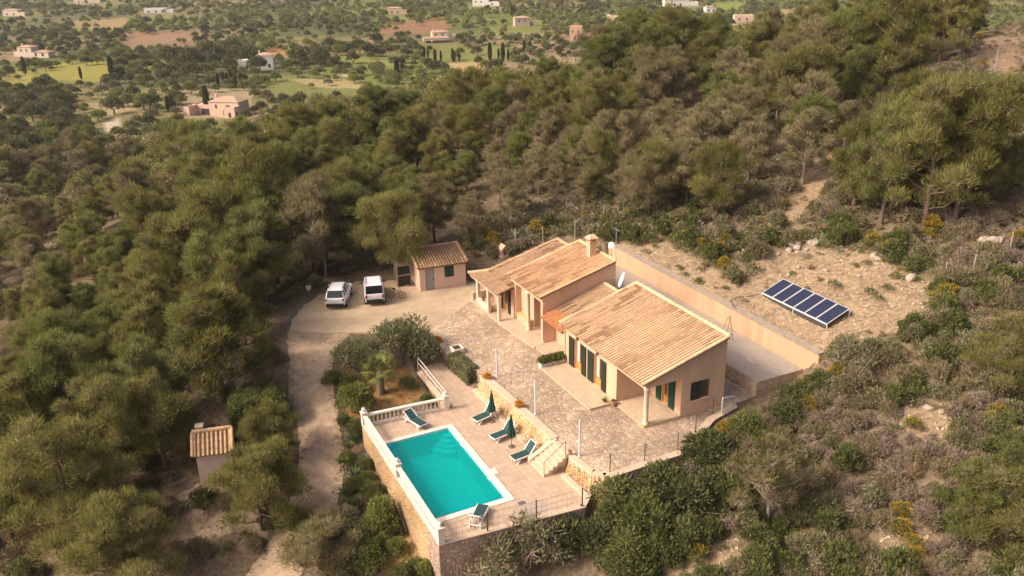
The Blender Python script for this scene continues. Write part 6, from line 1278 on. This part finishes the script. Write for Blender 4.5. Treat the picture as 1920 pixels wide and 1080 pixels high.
for kd, m in (('green', M_green), ('heath', M_heath), ('bare', M_purple), ('dull', M_olive), ('straw', M_straw)):
    if rest[kd]: tag(merged('scrub_' + {'green': 'greenery', 'heath': 'heather', 'bare': 'brushwood', 'dull': 'undergrowth', 'straw': 'grass'}[kd], rest[kd], [m, M_twig]), 'the smaller scrub that covers the slope as one mass', kind='stuff')
for i, (x, y, s, t) in enumerate([(905, 462, 1.5, 0), (925, 468, 1.3, 0), (1005, 445, 1.3, 0), (880, 470, 1.0, 1), (1095, 415, .8, 0), (1175, 412, .8, 0), (1262, 418, .9, 0), (1290, 405, .8, 1), (1195, 425, .7, 1), (1228, 408, .7, 0), (1283, 455, .8, 0), (1315, 468, .8, 0), (1360, 460, .9, 0), (1352, 475, .8, 0), (1355, 505, .9, 0), (1635, 470, 1.1, 1), (1668, 480, 1.1, 0), (1745, 440, 1.2, 0), (1740, 450, .9, 1), (1770, 575, 1.3, 1), (1905, 458, .9, 0), (1470, 390, .7, 0), (1570, 365, .7, 1), (1575, 725, 1.1, 0), (1605, 722, .9, 1), (1515, 775, 1.0, 0), (1360, 815, .8, 0), (1690, 975, .75, 0), (1688, 1003, .8, 0), (1708, 1035, .8, 1), (1712, 1060, .7, 0), (1550, 990, .7, 0), (1500, 985, .7, 1), (1870, 800, 1.0, 1), (1710, 805, .7, 1), (1850, 210, .9, 0), (1840, 130, .8, 0), (1300, 1000, .7, 1), (1305, 1060, .9, 1), (1835, 75, .8, 0), (1420, 445, .6, 1)]):
    at_px(GORSE[t], x, y, s, ('gorse bush covered in orange yellow flowers ' if t == 0 else 'green gorse bush with scattered yellow flowers ') + ('on the lower right slope' if y > 560 else 'behind the villa' if x < 1400 else 'on the upper right slope'), 'gorse_bush', 'gorse', ('flowering gorse ' if t == 0 else 'sparsely flowering gorse ') + ('on the lower right slope' if y > 560 else 'behind the villa' if x < 1400 else 'on the upper right slope'), parts=SH)
# rocks and rubble
M_rock = mat('limestone', (.38, .31, .245), rough=.95, noise=.25, scale=3, bump=.8, bscale=6)
def rock_mesh(i):
    R = np.random.default_rng(i); import bmesh; bm = bmesh.new(); bmesh.ops.create_icosphere(bm, subdivisions=2, radius=1); k = R.normal(size=(5, 3))
    for vv in bm.verts:
        c = np.array(vv.co); f = 1 + .16 * sum(math.sin(2.1 * (c @ kk) + j) for j, kk in enumerate(k)) / 2; vv.co = Vector((c[0] * f, c[1] * f * .8, c[2] * f * .62))
    me = bpy.data.meshes.new('rock'); bm.to_mesh(me); bm.free(); me.materials.append(M_rock); return me
ROCK = [rock_mesh(i) for i in range(5)]
for i, (x, y, s) in enumerate([(1488, 462, .55), (1500, 458, .5), (1512, 455, .65), (1524, 460, .6), (1480, 475, .4), (1494, 470, .35), (1708, 525, .5), (1640, 488, .5), (1652, 490, .4), (1828, 448, .6), (1842, 455, .5), (1858, 462, .6), (1870, 458, .5), (1876, 450, .45), (1100, 432, .5), (1112, 429, .5), (1120, 428, .45), (1764, 540, .4), (1890, 750, .22), (1738, 775, .3), (1765, 785, .25), (1520, 440, .4), (1700, 500, .4), (1432, 482, .3)]):
    p = at_ground(x, y); o = bpy.data.objects.new('boulder', ROCK[i % 5]); COL.objects.link(o); o.location = p + np.array([0, 0, s * .2]); o.scale = (s,) * 3; o.rotation_euler = (0, 0, i * 1.1); z_ = 'lower right slope' if y > 700 else ('bare ground above the solar panels' if 1400 < x < 1780 else ('rocky upper right slope' if x >= 1780 else 'slope behind the chimney')); tag(o, 'pale limestone boulder on the ' + z_, 'rock', 'pale boulders on the ' + z_)
R = np.random.default_rng(31); xs_, ys_ = zip(*BARE_PX[0]); kk = 0
while kk < 46:
    x, y = R.uniform(1400, 1760), 455 + abs(R.normal()) * 55
    if not in_poly([x], [y], BARE_PX[0])[0]: continue
    p = at_ground(x, y); sc_ = R.uniform(.09, .24); o = bpy.data.objects.new('stone', ROCK[kk % 5]); COL.objects.link(o); o.location = p + np.array([0, 0, sc_ * .2]); o.scale = (sc_,) * 3; o.rotation_euler = (0, 0, kk * 1.7); tag(o, 'small pale stone lying on the scree above the solar panels', 'stone', 'small pale stones on the scree'); kk += 1
R = np.random.default_rng(3); V = []
for b, n in ((BARE_PX[0], 9000), (BARE_PX[1], 900), (BARE_PX[5], 700), (BARE_PX[6], 500), (BARE_PX[7], 700), (BARE_PX[4], 400), (BARE_PX[8], 400)):
    xs, ys = zip(*b); pts = np.stack([R.uniform(min(xs), max(xs), n), R.uniform(min(ys), max(ys), n)], -1); pts = pts[in_poly(pts[:, 0], pts[:, 1], b)]
    for x, y in pts:
        d = ray_dir(x, y); t0 = 20.0
        V.append((x, y))
V = np.array(V); D_ = np.array([ray_dir(x, y) for x, y in V]); t = np.full(len(V), 20.0); done = np.zeros(len(V), bool)
for _ in range(340):
    P = D_ * t[:, None]; zz = CAM_H + P[:, 2]; 
    if _ % 1 == 0: gz_ = ground(P[:, 0], P[:, 1])
    done |= zz < gz_; t = np.where(done, t, t + .5)
    if done.all(): break
P = D_ * t[:, None]; v_, u_ = to_vu(P[:, 0], P[:, 1]); P[:, 2] = ground(P[:, 0], P[:, 1]); ok = ~in_poly(v_, u_, grow(YARD, .6)) & ~in_poly(v_, u_, grow(TERRACE, .5)) & ~in_poly(v_, u_, grow(DECK, .4)); P = P[ok]
s = (.02 + .11 * R.random(len(P)) ** 4)[:, None, None]; base = np.array([[[1, 0, 0], [0, 1, 0], [0, 0, .8]], [[0, 1, 0], [-1, 0, 0], [0, 0, .8]], [[-1, 0, 0], [0, -1, 0], [0, 0, .8]], [[0, -1, 0], [1, 0, 0], [0, 0, .8]]], float)
T_ = np.concatenate([P[:, None] + (base[k][None] * s * R.uniform(.6, 1.4, (len(P), 3, 1))) for k in range(4)]); me = tri_mesh('rubble', T_, [leaf_mat('rubble_stone', [(.26, .18, .11), (.40, .30, .20), (.56, .46, .35)], trans=0, vary=0)], np.zeros(len(T_)), R.random(len(T_))); o = bpy.data.objects.new('rubble', me); COL.objects.link(o); tag(o, 'loose stones strewn over the bare soil', kind='stuff')

R = np.random.default_rng(8); LV = []
for _ in range(3600):
    k = R.integers(len(ROAD) - 1); f = R.random(); t = R.choice([0., 1.]) + R.normal() * .10 if R.random() < .9 else R.random()
    a = np.array(ROAD[k][0]) * (1 - f) + np.array(ROAD[k + 1][0]) * f; b = np.array(ROAD[k][1]) * (1 - f) + np.array(ROAD[k + 1][1]) * f; LV.append(a * (1 - t) + b * t)
LV = np.array(LV); LV = LV[~in_poly(LV[:, 0], LV[:, 1], DECK)]; z = ground_vu(LV[:, 0], LV[:, 1]) + .062; X_ = O2[0] + LV[:, 1] * UU[0] + LV[:, 0] * VV[0]; Y_ = O2[1] + LV[:, 1] * UU[1] + LV[:, 0] * VV[1]; C_ = np.stack([X_, Y_, z], -1)[:, None]
T_ = C_ + R.normal(size=(len(LV), 3, 3)) * np.array([.07, .07, .012]); o = bpy.data.objects.new('leaf_litter', tri_mesh('leaf_litter', T_, [leaf_mat('litter', [(.13, .09, .05), (.21, .15, .085), (.30, .22, .13)], trans=0, vary=0)], np.zeros(len(T_)), R.random(len(T_)))); COL.objects.link(o); tag(o, 'dry needles and grit along the driveway edges', kind='stuff')

# ------------------------------------------------------------------ trees of the plain
M_pl1 = leaf_mat('orchard_leaves', [(.17, .19, .055), (.23, .25, .075), (.29, .30, .105)], vary=.2); M_pl2 = leaf_mat('carob_leaves', [(.10, .105, .045), (.14, .14, .06), (.18, .175, .08)], vary=.15)
KIN = {'fresh': ('light green round tree', M_pl1, .32), 'green': ('mid green bushy tree', M_green, .34), 'dark': ('dark green dense tree', M_pl2, .18), 'grey': ('grey green olive like tree', M_olive, .16)}
FT = {}
for j, kd in enumerate(KIN): FT[kd] = {lod: [far_crown(800 + 20 * j + 5 * l + i, 4.4, 5.6, n, L, w, nl=nl, cb=.04, dry=.06) for i in range(3)] for l, (lod, n, L, w, nl) in enumerate((('near', 1100, .55, .28, 14), ('mid', 420, .9, .5, 10), ('far', 130, 1.6, .95, 7)))}
FTM = {kd: [tri_mesh('plain_tree', V, [KIN[kd][1], M_twig], M, T) for V, M, T in FT[kd]['near']] for kd in FT}
houses_px = [(402, 208, 72, 40), (56, 98, 48, 18), (490, 118, 30, 26), (822, 68, 34, 18), (1090, 66, 34, 20), (988, 40, 30, 18), (741, 20, 22, 12), (906, 6, 34, 12), (1280, 8, 36, 14), (1400, 40, 26, 16), (300, 20, 34, 12), (25, 24, 26, 12), (1333, 18, 14, 10), (158, 3, 40, 8)]
ptsP = []; d0 = 195.0
while d0 < 1150:
    stp = 4.0 + d0 * .0068; n = int(math.radians(78) * d0 / stp)
    for i in range(n):
        a = math.radians(-39) + math.radians(78) * (i + RG.random()) / n; r = d0 + RG.uniform(-.5, .5) * stp; ptsP.append((r * math.sin(a), r * math.cos(a)))
    d0 += stp
ptsP = np.array(ptsP); X, Y = ptsP.T; v, u = to_vu(X, Y); Z = ground_vu(v, u); q = project(np.stack([X, Y, Z + 2], -1)); k = (far_z(v, u) < PLAIN + 3.0) & ~in_poly(q[:, 0], q[:, 1], FOREST) & (q[:, 0] > -200) & (q[:, 0] < 2000)
fld = np.zeros(len(X), bool)
for poly, c in FIELDS: fld |= in_poly(q[:, 0], q[:, 1], poly)
den = fbm(X * .012, Y * .012, 71) * .7 + fbm(X * .05, Y * .05, 72) * .3; k &= np.where(fld, RG.random(len(X)) < .07, (den > .40) & (RG.random(len(X)) < .90) | (RG.random(len(X)) < .22))
for cx, cy, wx, wy in houses_px: k &= ~((np.abs(q[:, 0] - cx) < wx) & (q[:, 1] > cy - wy * .3) & (q[:, 1] < cy + wy * .9) & (RG.random(len(X)) < .95))
kn = fbm(X * .018, Y * .018, 73) + RG.normal(size=len(X)) * .13; items = []
for i in np.where(k)[0]:
    t = kn[i]; kd = 'dark' if t < .32 else 'grey' if t < .40 else 'green' if t < .52 else 'fresh'; items.append((X[i], Y[i], Z[i], q[i], RG.uniform(.45, 1.1) * (1.1 if kd == 'dark' else .95), kd))
DC = [(410, 118, 95, 30, 1.9), (600, 100, 60, 22, 1.8), (690, 85, 26, 20, 1.6), (60, 210, 70, 60, 1.25), (40, 285, 60, 30, 1.3)]     # dark clumps of taller trees
for cx, cy, wx, wy, s in DC:
    for _ in range(int(wx * wy / 90)):
        x, y = cx + RG.uniform(-wx, wx), cy + RG.uniform(-wy, wy)
        if ((x - cx) / wx) ** 2 + ((y - cy) / wy) ** 2 > 1: continue
        p = at_ground(x, y + 10); items.append((p[0], p[1], p[2], project(p + np.array([0, 0, 3.])), s * RG.uniform(.7, 1.1), 'dark'))
PREFER = [(205, 280, 1.0, 'fresh'), (275, 275, .8, 'fresh'), (320, 262, 1.3, 'fresh'), (380, 272, 1.5, 'fresh'), (410, 275, 1.3, 'fresh'), (270, 205, 1.2, 'fresh'), (240, 200, 1.0, 'fresh'), (215, 215, 1.3, 'dark'), (335, 236, .8, 'green'), (462, 226, .7, 'dark'), (170, 268, 1.1, 'fresh'), (100, 280, 1.2, 'fresh')]
for x, y, s, kd in PREFER: p = at_ground(x, y); items.append((p[0], p[1], p[2], project(p + np.array([0, 0, 2.])), s, kd))
size = np.array([FPX * it[4] / it[3][2] if -20 < it[3][0] < 1940 and -5 < it[3][1] else 0 for it in items]); order = np.argsort(-size); rest = {kd: [] for kd in KIN}; cnt = {kd: 0 for kd in KIN}
def zone3(x, y): return ('around the large pink villa' if 200 < x < 560 and y > 130 else 'near the left edge of the plain' if x <= 200 else 'far across the plain' if y < 70 else 'on the middle of the plain')
for i in order:
    A, B, C, Q, s, kd = items[i]; rot = RG.uniform(0, 6.28)
    if size[i] > 0 and cnt[kd] < 72:
        cnt[kd] += 1; o = bpy.data.objects.new('orchard_tree' if kd != 'dark' else 'evergreen_tree', FTM[kd][RG.integers(3)]); COL.objects.link(o); o.location = (A, B, C); o.rotation_euler = (0, 0, rot); o.scale = (s, s, s * RG.uniform(.85, 1.1)); lb = KIN[kd][0] + ' ' + zone3(Q[0], Q[1]); tag(o, lb, 'tree', lb.replace('tree ', 'trees ', 1))
    else: d = Q[2]; rest[kd].append((FT[kd]['near' if d < 300 else 'mid' if d < 520 else 'far'][RG.integers(3)], A, B, C, rot, s * (1.0 if d < 520 else 1.15), RG.normal() * .15))
for kd in KIN:
    if rest[kd]: tag(merged({'fresh': 'orchard_greenery', 'green': 'plain_woodland', 'dark': 'evergreen_woodland', 'grey': 'olive_groves'}[kd], rest[kd], [KIN[kd][1], M_twig]), 'the many smaller trees scattered over the far plain', kind='stuff')
# cypresses
R = np.random.default_rng(77); nC = 900; zc = R.random(nC); rc = .55 * np.sin(np.pi * np.clip(zc * .92 + .06, 0, 1)) ** .6 * R.uniform(.7, 1.05, nC); ac = R.uniform(0, 6.28, nC); pc = np.stack([rc * np.cos(ac), rc * np.sin(ac), .2 + zc * 5.6], -1); dc = unit(np.stack([np.cos(ac), np.sin(ac), np.full(nC, 1.6)], -1) + R.normal(size=(nC, 3)) * .3); sc_ = unit(np.cross(dc, R.normal(size=(nC, 3)))) * .16; VC = np.stack([pc - dc * .2 - sc_, pc - dc * .2 + sc_, pc + dc * .4], 1)
tv = np.array([[(-.1, -.1, -.3), (.1, -.1, -.3), (0, 0, 1.2)], [(.1, -.1, -.3), (.1, .1, -.3), (0, 0, 1.2)], [(.1, .1, -.3), (-.1, .1, -.3), (0, 0, 1.2)], [(-.1, .1, -.3), (-.1, -.1, -.3), (0, 0, 1.2)]])
CYP = tri_mesh('cypress', np.concatenate([VC, tv]), [M_dark, M_twig], np.concatenate([np.zeros(nC), np.ones(4)]), np.concatenate([tint_for(nC, R), np.full(4, .3)]))
for i, (x, y, s) in enumerate([(212, 150, 1.5), (48, 140, 1.2), (153, 150, .8), (316, 210, .8), (323, 208, .8), (330, 214, .7), (390, 212, 1.4), (402, 214, .8), (796, 112, .9), (803, 112, .7), (816, 118, 1.0), (827, 114, .7), (849, 116, .9), (852, 117, .8), (861, 115, .7), (919, 116, 1.3), (943, 116, 1.3), (935, 112, .8), (953, 114, .8), (745, 148, 1.3), (755, 138, .9), (983, 102, 1.0), (994, 102, 1.0), (1118, 25, .9), (960, 30, 1.2), (965, 30, 1.2), (455, 168, .9), (420, 160, .8), (434, 160, .9), (427, 163, .8), (443, 165, .8), (410, 162, .8)]):
    p = at_ground(x, y); o = bpy.data.objects.new('cypress', CYP); COL.objects.link(o); o.location = p; o.scale = (s * 1.1, s * 1.1, s); o.rotation_euler = (0, 0, i); zz = 'beside the large pink villa' if 300 < x < 470 else ('at the left of the plain by the yellow field' if x < 300 else 'in the row below the cream house' if y > 90 else 'far across the plain'); tag(o, 'slim dark cypress ' + zz, 'cypress', 'slim dark cypresses ' + zz)

# ------------------------------------------------------------------ the air over the valley
mb = MB(); hz = bpy.data.meshes.new('haze'); x0, x1, y0, y1, z0, z1 = -2700, 2700, -2700, 2700, -24.0, 33.0
hz.from_pydata([(x0, y0, z0), (x1, y0, z0), (x1, y1, z0), (x0, y1, z0), (x0, y0, z1), (x1, y0, z1), (x1, y1, z1), (x0, y1, z1)], [], [(3, 2, 1, 0), (4, 5, 6, 7), (0, 1, 5, 4), (1, 2, 6, 5), (2, 3, 7, 6), (3, 0, 4, 7)])
mh = bpy.data.materials.new('haze'); mh.use_nodes = True; nt = mh.node_tree; nt.nodes.remove(nt.nodes['Principled BSDF']); pv = node(nt, 'ShaderNodeVolumePrincipled'); pv.inputs['Color'].default_value = (.86, .84, .86, 1); pv.inputs['Density'].default_value = .00014; pv.inputs['Anisotropy'].default_value = .2
nt.links.new(pv.outputs[0], nt.nodes['Material Output'].inputs['Volume']); hz.materials.append(mh); ho = bpy.data.objects.new('haze', hz); COL.objects.link(ho); tag(ho, kind='stuff')
